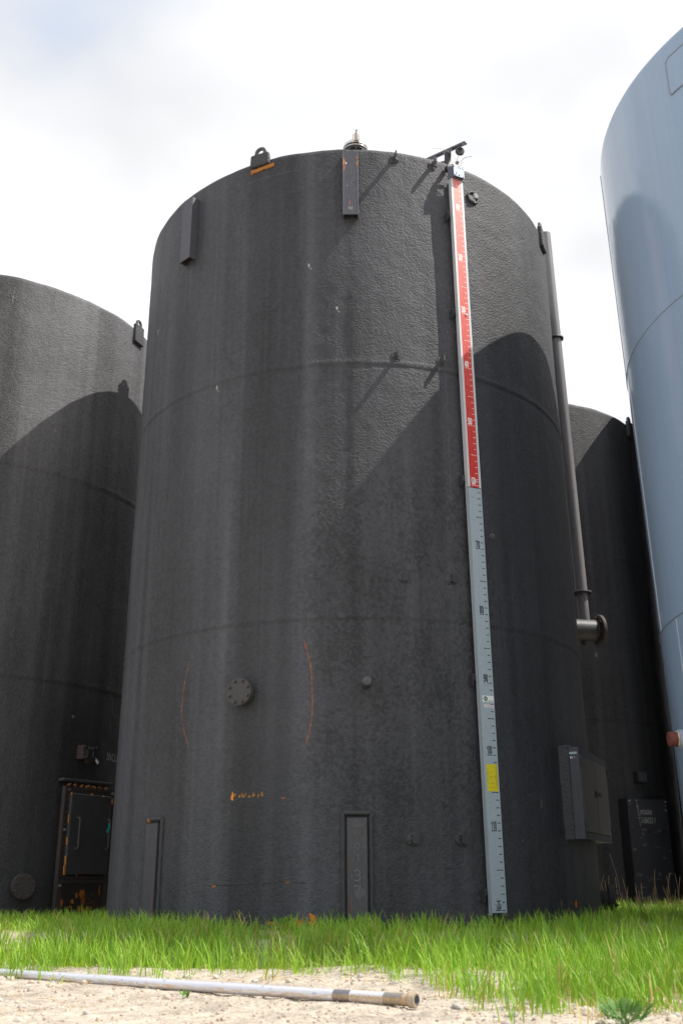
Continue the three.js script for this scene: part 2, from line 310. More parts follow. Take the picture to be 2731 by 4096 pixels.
function scraped(w, h, base, marks, seed) {
  return canvasTex(w, h, (ctx) => {
    ctx.fillStyle = base; ctx.fillRect(0, 0, w, h);
    const r = rng(seed);
    for (let k = 0; k < 900; k++) { const b = r() < 0.5 ? 20 : 190; ctx.fillStyle = `rgba(${b},${b},${b},${0.03 + 0.06 * r()})`; ctx.fillRect(r() * w, r() * h, 1 + 5 * r(), 1 + 24 * r()); }
    for (const [x, y, sx, sy, c, n] of marks) splat(ctx, x * w, y * h, sx * w, sy * h, c, n);
  });
}
function hollowPost(name, aDeg, h0, h1, w, d, r, mat) {               // rectangular tube set upright on the shell; r is its front face
  const L = h1 - h0, p = on(mainTank, name, [flat(w, L, 0.008, 0, L / 2, -0.004), flat(0.008, L - 0.001, d - 0.009, -w / 2 + 0.004, L / 2, -d / 2 - 0.0045), flat(0.008, L - 0.001, d - 0.009, w / 2 - 0.004, L / 2, -d / 2 - 0.0045), cylY(0.005, L - 0.002, -w / 2 + 0.003, L / 2, -0.003, 8), cylY(0.005, L - 0.002, w / 2 - 0.003, L / 2, -0.003, 8)], mat, aDeg, h0, r);
  return p;
}
hollowPost('bumper_tube', 0.1, 6.565, 7.33, 0.152, 0.11, R + 0.085, std(0xffffff, 0.5, 0, { map: scraped(128, 512, '#4b4b53', [[0.10, 0.17, 0.06, 0.07, '#c07a35', 1], [0.12, 0.26, 0.09, 0.06, '#8d5a55', 2], [0.22, 0.19, 0.06, 0.02, '#e6e6e2', 3], [0.94, 0.10, 0.05, 0.04, '#a8632e', 4], [0.93, 0.2, 0.04, 0.04, '#b4702e', 5], [0.45, 0.82, 0.05, 0.06, '#9a524e', 6], [0.5, 0.9, 0.22, 0.03, '#77777c', 7], [0.78, 0.5, 0.06, 0.012, '#1d1d20', 8], [0.3, 0.55, 0.02, 0.01, '#c8c8c8', 9], [0.55, 0.5, 0.015, 0.008, '#c8c8c8', 10]], 3) }));
hollowPost('bumper_tube', -44.2, 6.525, 7.285, 0.172, 0.11, R + 0.085, std(0xffffff, 0.5, 0, { map: scraped(128, 512, '#43434b', [[0.93, 0.08, 0.04, 0.02, '#9a5a30', 1], [0.95, 0.25, 0.03, 0.05, '#7e5140', 2]], 4) }));
hollowPost('skid_post', 0.25, -0.1, 0.835, 0.158, 0.06, R + 0.032, std(0xffffff, 0.55, 0, { map: scraped(128, 512, '#46464a', [[0.12, 0.72, 0.05, 0.13, '#5e3a2e', 1], [0.6, 0.6, 0.3, 0.05, '#55555a', 2], [0.5, 0.93, 0.4, 0.03, '#4d4038', 3], [0.12, 0.4, 0.06, 0.12, '#4d453d', 4]], 5) }));
hollowPost('skid_post', -45.8, -0.1, 0.835, 0.17, 0.06, R + 0.034, std(0xffffff, 0.55, 0, { map: scraped(128, 512, '#3c3c42', [[0.82, 0.7, 0.05, 0.12, '#6a4232', 1], [0.8, 0.5, 0.03, 0.2, '#4c4038', 2]], 6) }));
for (const [a, h] of [[0.1, 6.6], [-44.2, 6.56]]) on(mainTank, 'tube_mouth', flat(0.132, 0.02, 0.07), M.hole, a, h, R + 0.04);
for (const [a, w, mat] of [[0.25, 0.222, M.blackFoam], [-45.8, 0.234, M.blackFoam]]) {  // foam lip round the head of each post
  on(mainTank, 'foam_lip', [lumpy(box(w, 0.035, 0.05, 0, 0.03, 0, 0.014), 0.012, 40, 3), lumpy(new THREE.BoxGeometry(0.03, 0.88, 0.030, 1, 30, 1).translate(-w / 2, -0.41, 0), 0.008, 22, 4), lumpy(new THREE.BoxGeometry(0.03, 0.88, 0.030, 1, 30, 1).translate(w / 2, -0.41, 0), 0.008, 22, 5)].map((g) => { g.setAttribute('uv', new THREE.Float32BufferAttribute(new Float32Array(g.attributes.position.count * 2), 2)); return g; }), mat, a, 0.845, R + 0.004);
  on(mainTank, 'post_mouth', flat(w - 0.06, 0.012, 0.035), M.hole, a, 0.842, R + 0.006);
}
on(mainTank, 'exposed_foam', lumpy(box(0.03, 0.03, 0.03, 0, 0, 0, 0.01), 0.014, 60, 19), M.foam, -47.2, 0.86, R + 0.022);
// capped flange
function flange(t, aDeg, h, r0, rad, out, bolts, mat, boltMat, name = 'flanged_nozzle') {
  const n = on(t, name, [cylZ(rad * 0.62, out, 0, 0, out / 2), discZ([[rad * 0.62, out - 0.032], [rad * 0.98, out - 0.032], [rad, out - 0.028], [rad, out - 0.006], [rad * 0.98, out - 0.003], [rad * 0.62, out - 0.003]])], mat, aDeg, h, r0);
  mesh('cover_plate', discZ([[rad * 0.985, out - 0.001], [rad, out + 0.002], [rad, out + 0.020], [rad * 0.98, out + 0.024], [0.001, out + 0.024]]), mat, n);
  for (let k = 0; k < bolts; k++) { const q = (k + 0.5) / bolts * Math.PI * 2; mesh('bolt', [cylZ(0.0135, 0.016, 0, 0, 0, 6), cylZ(0.008, 0.014, 0, 0, 0.012, 10)], boltMat, n, [Math.cos(q) * rad * 0.8, Math.sin(q) * rad * 0.8, out + 0.031], [0, 0, k]); }
  return n;
}
flange(mainTank, -22.9, 1.87, R - 0.01, 0.118, 0.085, 8, steel([0.055, 0.054, 0.054], 0.55), M.bolt);
{ const p = on(mainTank, 'pipe_stub', [cylZ(0.030, 0.15, 0, 0, 0.075, 24), cylZ(0.036, 0.03, 0, 0, 0.03, 24)], M.darkSteel, 2.3, 1.905, R - 0.01);
  mesh('pipe_cap', discZ([[0.034, 0.135], [0.046, 0.138], [0.046, 0.152], [0.040, 0.155], [0.040, 0.19], [0.034, 0.198], [0.001, 0.2]], 24), M.blackSteel, p);
  mesh('wire_tie', new THREE.TorusGeometry(0.038, 0.004, 8, 24).translate(0, 0, 0.128), M.rustyFoam, p); }
// two columns of small steel tabs
for (const [a, h, L, cov] of [[10.8, 7.33, 0.115, 0], [20.7, 7.34, 0.115, 0], [10.1, 5.03, 0.092, 0], [20.7, 5.04, 0.092, 0], [10.2, 2.85, 0.03, 1], [20.9, 2.87, 0.035, 1], [10.7, 0.67, 0.045, 1], [20.5, 0.67, 0.045, 1]]) {
  const s = new THREE.Shape(); s.moveTo(-0.02, -0.035); s.lineTo(L - 0.01, -0.035); s.lineTo(L, -0.025); s.lineTo(L, 0.025); s.lineTo(L - 0.01, 0.035); s.lineTo(-0.02, 0.035);
  const o = new THREE.Path(); o.absarc(L - 0.02, 0.0, 0.008, 0, 6.283); s.holes.push(o);
  const g = [new THREE.ExtrudeGeometry(s, { depth: 0.010, bevelEnabled: false }).translate(0, 0, -0.005).rotateY(-Math.PI / 2), flat(0.045, 0.07, 0.010, 0.0275, 0, L - 0.006)];
  const b = on(mainTank, 'mounting_tab', cov ? g : [g[0]], cov ? M.darkSteel : M.blackSteel, a, h, R);
  mesh('foam_collar', lumpy(new THREE.SphereGeometry(0.05, 14, 10).scale(1.0, 1.1, cov ? 0.42 : 0.25), 0.022, 40, Math.round(h * 10 + a)), M.blackFoam, b);
}
{ const b = on(mainTank, 'bolt_stud', [cylZ(0.026, 0.012, 0, 0, 0.004, 20), cylZ(0.013, 0.03, 0, 0, 0.016, 6)], steel([0.13, 0.13, 0.13], 0.5), 32.0, 3.34, R); }
{ // open nozzle near the rim
  const n = on(mainTank, 'open_nozzle', [discZ([[0.072, 0.0], [0.078, 0.016], [0.066, 0.026], [0.054, 0.02], [0.052, 0.0]]), cylZ(0.052, 0.004, 0, 0, 0.006)], M.darkSteel, 32.2, 7.10, R - 0.003);
  mesh('end_cap', new THREE.CylinderGeometry(0.029, 0.031, 0.02, 8).rotateX(Math.PI / 2), std([0.42, 0.41, 0.43], 0.5, 0.2), n, [0.012, 0.006, 0.045], [0.2, 0.1, 0]);
  mesh('exposed_foam', lumpy(box(0.035, 0.016, 0.016, 0, 0, 0, 0.006), 0.012, 70, 3), M.rustyFoam, n, [0.0, -0.052, 0.016]);
  mesh('exposed_foam', lumpy(box(0.014, 0.022, 0.012, 0, 0, 0, 0.005), 0.01, 70, 4), M.foam, n, [0.046, 0.034, 0.02]);
}
{ // roof hatch
  const a = 2.2, h = mesh('thief_hatch', [cylY(0.11, 0.42, 0, -0.21, 0), cylY(0.128, 0.022, 0, -0.032, 0)], M.darkSteel, mainTank, [1.82 * Math.sin(a * D2R), 7.90, 1.82 * Math.cos(a * D2R)], [0, a * D2R, 0]);
  for (let k = 0; k < 10; k++) { const q = k / 10 * 6.283 + 0.3; mesh('bolt', cylY(0.009, 0.02, 0, 0, 0, 6), M.greySteel, h, [Math.cos(q) * 0.118, -0.05, Math.sin(q) * 0.118]); }
  mesh('hatch_ring', lathe([[0.118, -0.018], [0.136, -0.018], [0.139, -0.010], [0.136, -0.002], [0.118, -0.002]]), M.stainless, h);
  const lid = mesh('hatch_lid', lathe([[0.122, 0.022], [0.134, 0.022], [0.136, 0.03], [0.128, 0.062], [0.10, 0.085], [0.05, 0.098], [0.001, 0.1]]), M.stainless, h);
  mesh('gasket', lathe([[0.122, 0.0], [0.126, 0.022], [0.05, 0.022]]), std([0.12, 0.08, 0.05], 0.7), h);
  mesh('latch', [box(0.036, 0.10, 0.012, 0, 0.075, 0.145, 0.003), box(0.020, 0.045, 0.012, 0.004, 0.14, 0.145, 0.003), box(0.026, 0.014, 0.014, 0.006, 0.166, 0.145, 0.003)], std([0.40, 0.33, 0.26], 0.5, 0.3), h);
  for (const s of [-1, 1]) mesh('latch_ear', [box(0.012, 0.11, 0.03, s * 0.032, 0.055, 0.138, 0.003)], std([0.5, 0.47, 0.44], 0.4, 0.5), h);
}
{ // standpipe and its flanged tee behind the right limb
  const a = 103, c = [2.80 * Math.sin(a * D2R), 0, 2.80 * Math.cos(a * D2R)];
  const p = mesh('standpipe', [cylY(0.070, 5.02, 0, 2.51, 0, 40), cylY(0.064, 0.5, 0, -0.25, 0, 40)], steel([0.19, 0.18, 0.185], 0.5), mainTank, [c[0], 3.53, c[2]]); p.rotation.order = 'YXZ'; p.rotation.set(-0.0125, a * D2R, 0);
  mesh('pipe_collar', lathe([[0.070, 3.40], [0.098, 3.40], [0.100, 3.41], [0.098, 3.425], [0.070, 3.425]]), M.darkSteel, p);
  mesh('pipe_flange', lathe([[0.06, -0.01], [0.118, -0.01], [0.12, -0.004], [0.12, 0.006], [0.118, 0.01], [0.06, 0.01]]), M.blackSteel, p);
  for (let k = 0; k < 4; k++) mesh('bolt', cylY(0.010, 0.05, 0, 0, 0, 6), M.darkSteel, p, [Math.cos(k * 1.57 + 0.5) * 0.095, -0.015, Math.sin(k * 1.57 + 0.5) * 0.095]);
  const o = 2.97 - 2.80, w = on(mainTank, 'outlet_tee', [cylZ(0.125, 0.66, 0, 0, -0.2, 48)], steel([0.075, 0.073, 0.076], 0.5), a, 3.085, 2.80);
  const fl = mesh('pipe_flange', discZ([[0.12, o - 0.02], [0.184, o - 0.02], [0.188, o - 0.016], [0.188, o + 0.02], [0.184, o + 0.024], [0.001, o + 0.024]]), steel([0.050, 0.040, 0.036], 0.7), w);
  for (let k = 0; k < 8; k++) mesh('bolt', cylZ(0.013, 0.03, 0, 0, 0, 6), M.rustSteel, w, [Math.cos(k * 0.785 + 0.3) * 0.148, Math.sin(k * 0.785 + 0.3) * 0.148, o - 0.03]);
  mesh('drain_plug', cylY(0.03, 0.06, 0.02, -0.14, -0.02, 16), M.rustSteel, w);
}
{ // double-door cabinet let into the insulation
  const a = 66.2, hb = 0.694, hh = 0.79, W = 1.33, rf = 2.498;
  const cab = on(mainTank, 'valve_cabinet', [flat(0.012, hh, 0.13, -W / 2 + 0.006, hh / 2, -0.065), flat(0.012, hh, 0.13, W / 2 - 0.006, hh / 2, -0.065), flat(W - 0.025, 0.06, 0.02, 0, hh - 0.03, -0.010), flat(W - 0.025, 0.06, 0.02, 0, 0.03, -0.010), flat(W - 0.026, 0.010, 0.13, 0, hh - 0.005, -0.086), flat(W - 0.026, 0.010, 0.13, 0, 0.005, -0.086), flat(W - 0.03, hh - 0.03, 0.01, 0, hh / 2, -0.06)], steel([0.040, 0.044, 0.058], 0.5), a, hb, rf);
  mesh('foam_side', lumpy(box(0.03, hh + 0.02, 0.13, -W / 2 - 0.008, hh / 2, -0.15, 0.014), 0.012, 26, 3), M.blackFoam, cab);
  mesh('foam_top', lumpy(box(W, 0.03, 0.12, 0, hh + 0.004, -0.13, 0.012), 0.012, 26, 4), M.blackFoam, cab);
  const doorMat = steel([0.088, 0.083, 0.080], 0.6);
  for (const s of [-1, 1]) {
    const d = mesh('cabinet_door', [box(W / 2 - 0.030, hh - 0.13, 0.016, 0, 0, 0, 0.003)], doorMat, cab, [s * (W / 4 - 0.008), hh / 2, 0.0]);
    for (const y of [-0.27, 0.27]) mesh('hinge', [cylY(0.011, 0.06, 0, 0, 0, 12), box(0.05, 0.018, 0.012, -s * 0.012, 0, -0.004, 0.002)], M.darkSteel, d, [s * (W / 4 - 0.004), y, 0.018]);
  }
  mesh('latch', [box(0.10, 0.05, 0.016, -0.03, 0, 0.02, 0.004), box(0.10, 0.045, 0.012, 0.06, 0.0, 0.036, 0.018), cylZ(0.016, 0.03, -0.02, 0, 0.03, 12)], steel([0.06, 0.052, 0.048], 0.6), cab, [0.0, hh / 2 + 0.02, 0.004]);
  const note = canvasTex(128, 128, (ctx) => { ctx.fillStyle = '#363942'; ctx.fillRect(0, 0, 128, 128); ctx.fillStyle = '#cfe8ee'; ctx.font = 'bold 34px sans-serif'; ctx.textAlign = 'center'; ctx.save(); ctx.translate(64, 48); ctx.scale(0.8, 1); ctx.fillText('LADDER', 0, 0); ctx.restore(); ctx.save(); ctx.translate(50, 98); ctx.scale(0.85, 1); ctx.fillText('86', 0, 0); ctx.font = 'bold 22px sans-serif'; ctx.fillText('½', 40, -6); ctx.restore(); });
  mesh('marker_note', new THREE.PlaneGeometry(0.10, 0.10), std(0xffffff, 0.5, 0, { map: note }), cab, [-W / 2 - 0.0015, hh - 0.075, -0.058], [0, -Math.PI / 2, 0]).userData.label = 'pale hand lettering LADDER 86½';
}
flange(mainTank, 79, 0.17, R - 0.05, 0.14, 0.16, 8, steel([0.05, 0.04, 0.038], 0.7), M.rustSteel, 'base_valve');
// weld lettering on the middle post
{
  const font = await new FontLoader().loadAsync('fonts/droid/droid_sans_regular.typeface.json');
  const put = (s, x, y, size, rot = 0) => { const g = new TextGeometry(s, { font, size, depth: 0.004, curveSegments: 3 }); g.computeBoundingBox(); const c = g.boundingBox.getCenter(new THREE.Vector3()); g.translate(-c.x, -c.y, 0).rotateZ(rot); const m = on(mainTank, 'weld_lettering', g, steel([0.16, 0.15, 0.14], 0.5), 0.25, y, R + 0.033); m.translateX(x); };
  put('HARV', 0, 0.775, 0.034); put('M', 0, 0.715, 0.034, 0.5); put('-', 0, 0.685, 0.05); put('D', 0, 0.62, 0.05, Math.PI); put('1', 0, 0.53, 0.06); put('.', 0, 0.485, 0.04); put('3', 0, 0.40, 0.085); put('7', 0, 0.285, 0.085);
}

// left tank -----------------------------------------------------------
const leftMap = skin(500, 22, 2048, [0.066, 0.066, 0.071], (ctx, X, Y, S, T) => {
  ctx.save(); ctx.translate(X(68.6), Y(1.70)); ctx.rotate(0.03); ctx.scale(0.75, 1); ctx.font = `${Math.round(0.115 * T)}px sans-serif`; ctx.strokeStyle = ctx.fillStyle = 'rgba(205,205,205,.75)'; ctx.lineWidth = 0.8; ctx.fillText('INCLUSIVE', 0, 0); ctx.restore();
  splat(ctx, X(17), Y(7.4), 0.02 * S, 0.02 * T, '#c9771f', 3); splat(ctx, X(54), Y(2.12), 0.02 * S, 0.02 * T, 'rgba(140,130,110,.8)', 4);
  splat(ctx, X(40), Y(5.5), 0.014 * S, 0.03 * T, 'rgba(130,130,128,.5)', 5);
  jig(ctx, [[24, 7.3], [23.8, 7.05]], X, Y, 2, ['#6c6b68', '#777672'], 9);
}, (a, y) => 0.86 + 0.50 * sstep(4.2, 6.2, y) - 0.34 * sstep(4.2, 1.6, y) - 0.2 * sstep(3.6, 1.6, y) * sstep(30, 60, a) + 0.1 * Math.exp(-Math.pow((a - 36) / 4, 2)) * sstep(4.5, 3, y));  // sunlit top lightened and shaded lower part darkened in the colour itself
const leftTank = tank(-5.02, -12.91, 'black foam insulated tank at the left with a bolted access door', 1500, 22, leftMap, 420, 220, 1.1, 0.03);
lug(leftTank, 68.3); lug(leftTank, -21.5);
{ // access door
  const a = 61.2, hb = 0.02, rf = 2.475, W = 0.80;
  const rim = steel([0.045, 0.036, 0.032], 0.65);
  const f = on(leftTank, 'access_door', [flat(0.07, 1.33, 0.05, -W / 2 + 0.035, 0.665, -0.025), flat(0.07, 1.33, 0.05, W / 2 - 0.035, 0.665, -0.025), flat(W - 0.14, 0.07, 0.05, 0, 1.295, -0.025), flat(W - 0.14, 0.075, 0.046, 0, 0.36, -0.023), flat(W - 0.14, 1.2, 0.01, 0, 0.65, -0.06)], rim, a, hb, rf);
  const panel = mesh('door_panel', lumpy(box(0.655, 0.85, 0.05, 0, 0, 0, 0.016), 0.006, 18, 5), std([0.045, 0.045, 0.048], 0.62, 0, { bumpMap: rep(foamTile, 0.625, 0.625), bumpScale: 0.008 }), f, [-0.005, 0.835, 0.012]);
  for (const x of [-0.22, 0.26]) mesh('handle', tube([[x, 0.16, 0.02], [x, 0.16, 0.06], [x, 0.13, 0.075], [x, 0, 0.075], [x, -0.13, 0.075], [x, -0.16, 0.06], [x, -0.16, 0.02]], 0.012, 60, 10), steel([0.055, 0.052, 0.05], 0.5), panel);
  for (let k = 0; k < 10; k++) mesh('bolt_hole', cylZ(0.009, 0.004, -0.30 + 0.066 * k, 1.297, 0.001, 10), M.hole, f);
  for (let k = 0; k < 14; k++) mesh('bolt_hole', cylZ(0.009, 0.004, -W / 2 + 0.035, 1.22 - 0.065 * k, 0.001, 10), M.hole, f);
  for (let k = 0; k < 10; k++) mesh('bolt_hole', cylZ(0.009, 0.004, -0.29 + 0.066 * k, 0.362, 0.001, 10), M.hole, f);
  for (const [x, y] of [[-0.345, 1.29], [0.36, 1.29], [-0.365, 0.87], [-0.37, 0.30]]) mesh('bolt', [cylZ(0.015, 0.02, x, y, 0.010, 6)], y > 1.2 && x < 0 ? M.bolt : M.brightBolt, f);
  const low = canvasTex(512, 256, (ctx, w, h) => {
    ctx.fillStyle = '#241f1d'; ctx.fillRect(0, 0, w, h); const r = rng(8);
    ctx.strokeStyle = '#45301f'; ctx.lineWidth = 2; for (let k = -h; k < w * 1; k += 17) { if (k > 180) { ctx.beginPath(); ctx.moveTo(k, h * 0.25); ctx.lineTo(k + h * 0.6, h); ctx.stroke(); ctx.beginPath(); ctx.moveTo(k + h * 0.6, h * 0.25); ctx.lineTo(k, h); ctx.stroke(); } }
    for (const [x, y, a, b] of [[0.5, 0.35, 0.07, 0.2], [0.52, 0.62, 0.05, 0.28], [0.45, 0.86, 0.07, 0.12], [0.27, 0.6, 0.05, 0.08], [0.68, 0.82, 0.09, 0.07], [0.9, 0.25, 0.03, 0.2], [0.36, 0.4, 0.03, 0.12], [0.55, 0.92, 0.08, 0.07], [0.2, 0.78, 0.05, 0.05], [0.03, 0.62, 0.03, 0.22]]) splat(ctx, x * w, y * h, a * w, b * h, ['#a8621c', '#8a4d18', '#b8741f'][Math.floor(r() * 3)], Math.round(x * 99 + y * 31));
    for (let k = 0; k < 60; k++) splat(ctx, (0.2 + 0.7 * r()) * w, (0.3 + 0.7 * r()) * h, 3 + 6 * r(), 2 + 6 * r(), ['#6e3f19', '#2b2321', '#9b5a1e'][k % 3], k);
  });
  mesh('kick_plate', new RoundedBoxGeometry(0.66, 0.31, 0.03, 2, 0.006).translate(0, 0.165, -0.016), std(0xffffff, 0.75, 0, { map: low, bumpMap: rep(grainTile, 1, 0.5), bumpScale: 0.006 }), f).userData.label = 'lower panel with torn orange foam and mesh';
  for (const [x, y, sx, sy] of [[-0.01, 1.255, 0.016, 0.022], [-0.33, 1.25, 0.01, 0.02], [0.18, 1.25, 0.014, 0.016], [-0.343, 0.98, 0.008, 0.07], [-0.345, 0.75, 0.008, 0.06], [-0.346, 0.55, 0.009, 0.08], [-0.345, 0.45, 0.013, 0.07], [0.335, 1.2, 0.008, 0.05], [-0.15, 0.41, 0.008, 0.008]]) mesh('exposed_foam', lumpy(box(sx * 1.6, sy * 1.3, 0.02, 0, 0, 0, 0.008), 0.01, 60, Math.round(y * 50)), M.foam, f, [x, y, 0.032]);
  for (let k = 0; k < 7; k++) mesh('exposed_foam', lumpy(box(0.05, 0.028, 0.03, 0, 0, 0, 0.01), 0.016, 50, 60 + k), M.rustyFoam, f, [-0.34 + 0.1 * k, 1.345, -0.012]);
  mesh('foam_lip', lumpy(box(W + 0.02, 0.035, 0.10, -0.02, 1.392, -0.06, 0.015), 0.03, 14, 6), M.blackFoam, f);
}
flange(leftTank, 42.8, 0.315, R - 0.01, 0.128, 0.10, 8, steel([0.055, 0.050, 0.048], 0.65), steel([0.10, 0.065, 0.05], 0.7));
function plate(w, h, bg, fg, rows, seed) {
  return canvasTex(w, h, (ctx) => { const r = rng(seed); ctx.fillStyle = bg; ctx.fillRect(0, 0, w, h); ctx.fillStyle = fg; for (const [x, y, l, t] of rows) { for (let q = x; q < x + l; q += 0.03) if (r() < 0.82) ctx.fillRect(q * w, y * h, 0.024 * w, t * h); } });
}
{ const b = on(leftTank, 'nameplate_box', [box(0.205, 0.155, 0.10, 0, 0, 0.04, 0.006)], M.rustSteel, 58.8, 1.735, R + 0.005);
  const rows = []; for (let k = 0; k < 3; k++) rows.push([0.2 + 0.04 * k, 0.08 + 0.07 * k, 0.6 - 0.08 * k, 0.035]); for (let k = 0; k < 11; k++) { rows.push([0.1, 0.32 + 0.055 * k, 0.24, 0.03]); if (k != 1) rows.push([0.66, 0.32 + 0.055 * k, 0.14, 0.03]); }
  mesh('nameplate', flat(0.185, 0.14, 0.004, 0.006, 0.003, 0.093), std(0xffffff, 0.5, 0.3, { map: plate(256, 200, '#2b2c30', '#9a9a9a', rows, 4) }), b);
  for (const [x, y] of [[-0.077, 0.064], [0.09, 0.064], [-0.077, -0.058], [0.09, -0.058]]) mesh('rivet', new THREE.SphereGeometry(0.005, 8, 6), M.brightBolt, b, [x, y, 0.096]);
  mesh('paper_tag', flat(0.055, 0.03, 0.002), M.white, b, [0.125, -0.09, 0.09], [0, 0, -0.75]);
  mesh('support_pipe', cylZ(0.03, 0.07, 0.05, -0.085, 0.02, 20), M.rustSteel, b); }

// rear right tank -------------------------------------------------------
const backMap = skin(900, 10, 1024, [0.050, 0.050, 0.054], (ctx, X, Y, S, T) => { splat(ctx, X(20), Y(3.4), 0.03 * S, 0.05 * T, 'rgba(160,155,140,.5)', 4); splat(ctx, X(31), Y(2.65), 0.012 * S, 0.02 * T, 'rgba(160,155,140,.6)', 6); }, null);
const backTank = tank(2.856, -16.63, 'black tank standing behind the others, seen between the black and the blue tanks', 1900, 10, backMap, 360, 180, 1.0, 0.03);
lug(backTank, 53);
{
  const a = 32.8, rf = 2.545, W = 0.80, Hd = 1.40;
  const f = on(backTank, 'manway_box', [box(W, Hd, 0.20, 0, Hd / 2, -0.103, 0.008)], steel([0.030, 0.030, 0.034], 0.5), a, 0.0, rf);
  const t = canvasTex(512, 896, (ctx, w, h) => {
    ctx.fillStyle = '#47474c'; ctx.fillRect(0, 0, w, h); const r = rng(12);
    for (let k = 0; k < 700; k++) { const b = r() < 0.6 ? 15 : 120; ctx.fillStyle = `rgba(${b},${b},${b},${0.05 * r() + 0.02})`; ctx.fillRect(r() * w, r() * h, 4 + 50 * r(), 1 + 5 * r()); }
    ctx.strokeStyle = ctx.fillStyle = 'rgba(222,222,222,.92)'; ctx.lineWidth = 3;
    const pen = (pts) => { ctx.beginPath(); pts.forEach((p, i) => ctx[i ? 'lineTo' : 'moveTo'](p[0], p[1])); ctx.stroke(); };
    pen([[96, 12], [132, 12]]); pen([[114, 12], [118, 60], [124, 130]]); pen([[100, 66], [142, 60]]); pen([[122, 62], [132, 140]]); pen([[112, 146], [152, 138]]);
    ctx.save(); ctx.translate(146, 132); ctx.scale(0.78, 1.25); ctx.font = 'italic 54px sans-serif'; ctx.fillText('nclusive', 0, 0); ctx.restore();
    pen([[112, 164], [150, 158]]); pen([[130, 162], [136, 236]]);
    ctx.save(); ctx.translate(150, 206); ctx.scale(0.82, 1.25); ctx.font = 'italic 54px sans-serif'; ctx.fillText('I-06052-1', 0, 0); ctx.restore();
    for (const [x, y, sx, sy, al] of [[0.34, 0.29, 0.12, 0.012, 0.8], [0.3, 0.33, 0.07, 0.014, 0.5], [0.31, 0.43, 0.09, 0.018, 0.9], [0.25, 0.365, 0.08, 0.008, 0.4], [0.62, 0.31, 0.12, 0.006, 0.4], [0.63, 0.455, 0.12, 0.008, 0.5], [0.1, 0.71, 0.09, 0.012, 0.7], [0.36, 0.745, 0.12, 0.02, 0.8], [0.52, 0.75, 0.2, 0.01, 0.6], [0.62, 0.705, 0.05, 0.012, 0.7], [0.14, 0.82, 0.17, 0.012, 0.6], [0.09, 0.87, 0.08, 0.008, 0.6], [0.12, 0.92, 0.14, 0.016, 0.5], [0.4, 0.96, 0.3, 0.01, 0.4], [0.04, 0.02, 0.05, 0.008, 0.9], [0.95, 0.015, 0.04, 0.006, 0.9], [0.95, 0.1, 0.03, 0.01, 0.9], [0.05, 0.48, 0.04, 0.008, 0.9], [0.9, 0.7, 0.03, 0.008, 0.8], [0.76, 0.55, 0.04, 0.008, 0.5]])
      for (let k = 0; k < 34; k++) { ctx.fillStyle = `rgba(${190 + 40 * r()},${185 + 35 * r()},${175 + 30 * r()},${al * 0.75 * r()})`; ctx.fillRect((x + (r() + r() - 1) * sx) * w, (y + (r() + r() - 1) * sy * 1.4) * h, 3 + 20 * r(), 1 + 3 * r()); }
    ctx.fillStyle = '#1a1a1c'; for (let k = 0; k < 13; k++) { ctx.fillRect((0.17 + k * 0.065) * w, 0.022 * h, 7, 7); }
    for (let k = 0; k < 20; k++) { ctx.fillRect(0.035 * w, (0.04 + k * 0.048) * h, 7, 8); ctx.fillRect(0.955 * w, (0.04 + k * 0.048) * h, 6, 7); }
  });
  mesh('cover_plate', flat(W - 0.01, Hd - 0.01, 0.006, 0, Hd / 2, 0.002), std(0xffffff, 0.5, 0, { map: t }), f).userData.label = 'scraped cover plate with a handwritten number';
  mesh('handle', tube([[-0.14, 0, 0], [-0.14, 0, 0.05], [0.14, 0, 0.05], [0.14, 0, 0]], 0.009, 40, 8), M.darkSteel, f, [0.10, 0.975, 0.006]);
  mesh('handle', tube([[-0.14, 0, 0], [-0.14, 0, 0.05], [0.14, 0, 0.05], [0.14, 0, 0]], 0.009, 40, 8), M.darkSteel, f, [0.10, 0.30, 0.006]);
  const tp = mesh('tape_wrap', new THREE.CylinderGeometry(0.012, 0.012, 0.06, 12).rotateZ(Math.PI / 2), std([0.35, 0.62, 0.56], 0.5), f, [0.12, 0.975, 0.056]); tp.userData.label = 'pale green tape round the upper handle';
  for (const x of [-0.36, 0.36]) for (let k = 0; k < 5; k++) mesh('bolt', cylZ(0.012, 0.014, x, 0.12 + k * 0.3, 0.010, 6), M.greySteel, f);
}
{ const b = on(backTank, 'nameplate_box', [box(0.19, 0.15, 0.08, 0, 0, 0.03, 0.006)], M.darkSteel, 32.9, 1.70, R + 0.01);
  const rows = []; for (let k = 0; k < 6; k++) { if (k != 2) rows.push([0.28, 0.15 + 0.12 * k, 0.16, 0.03]); rows.push([0.7, 0.2 + 0.1 * k, 0.14, 0.03]); }
  mesh('nameplate', flat(0.175, 0.135, 0.004, 0.004, 0.002, 0.073), std(0xffffff, 0.4, 0.3, { map: plate(200, 160, '#5a5e66', '#b5b5b0', rows, 9) }), b); }

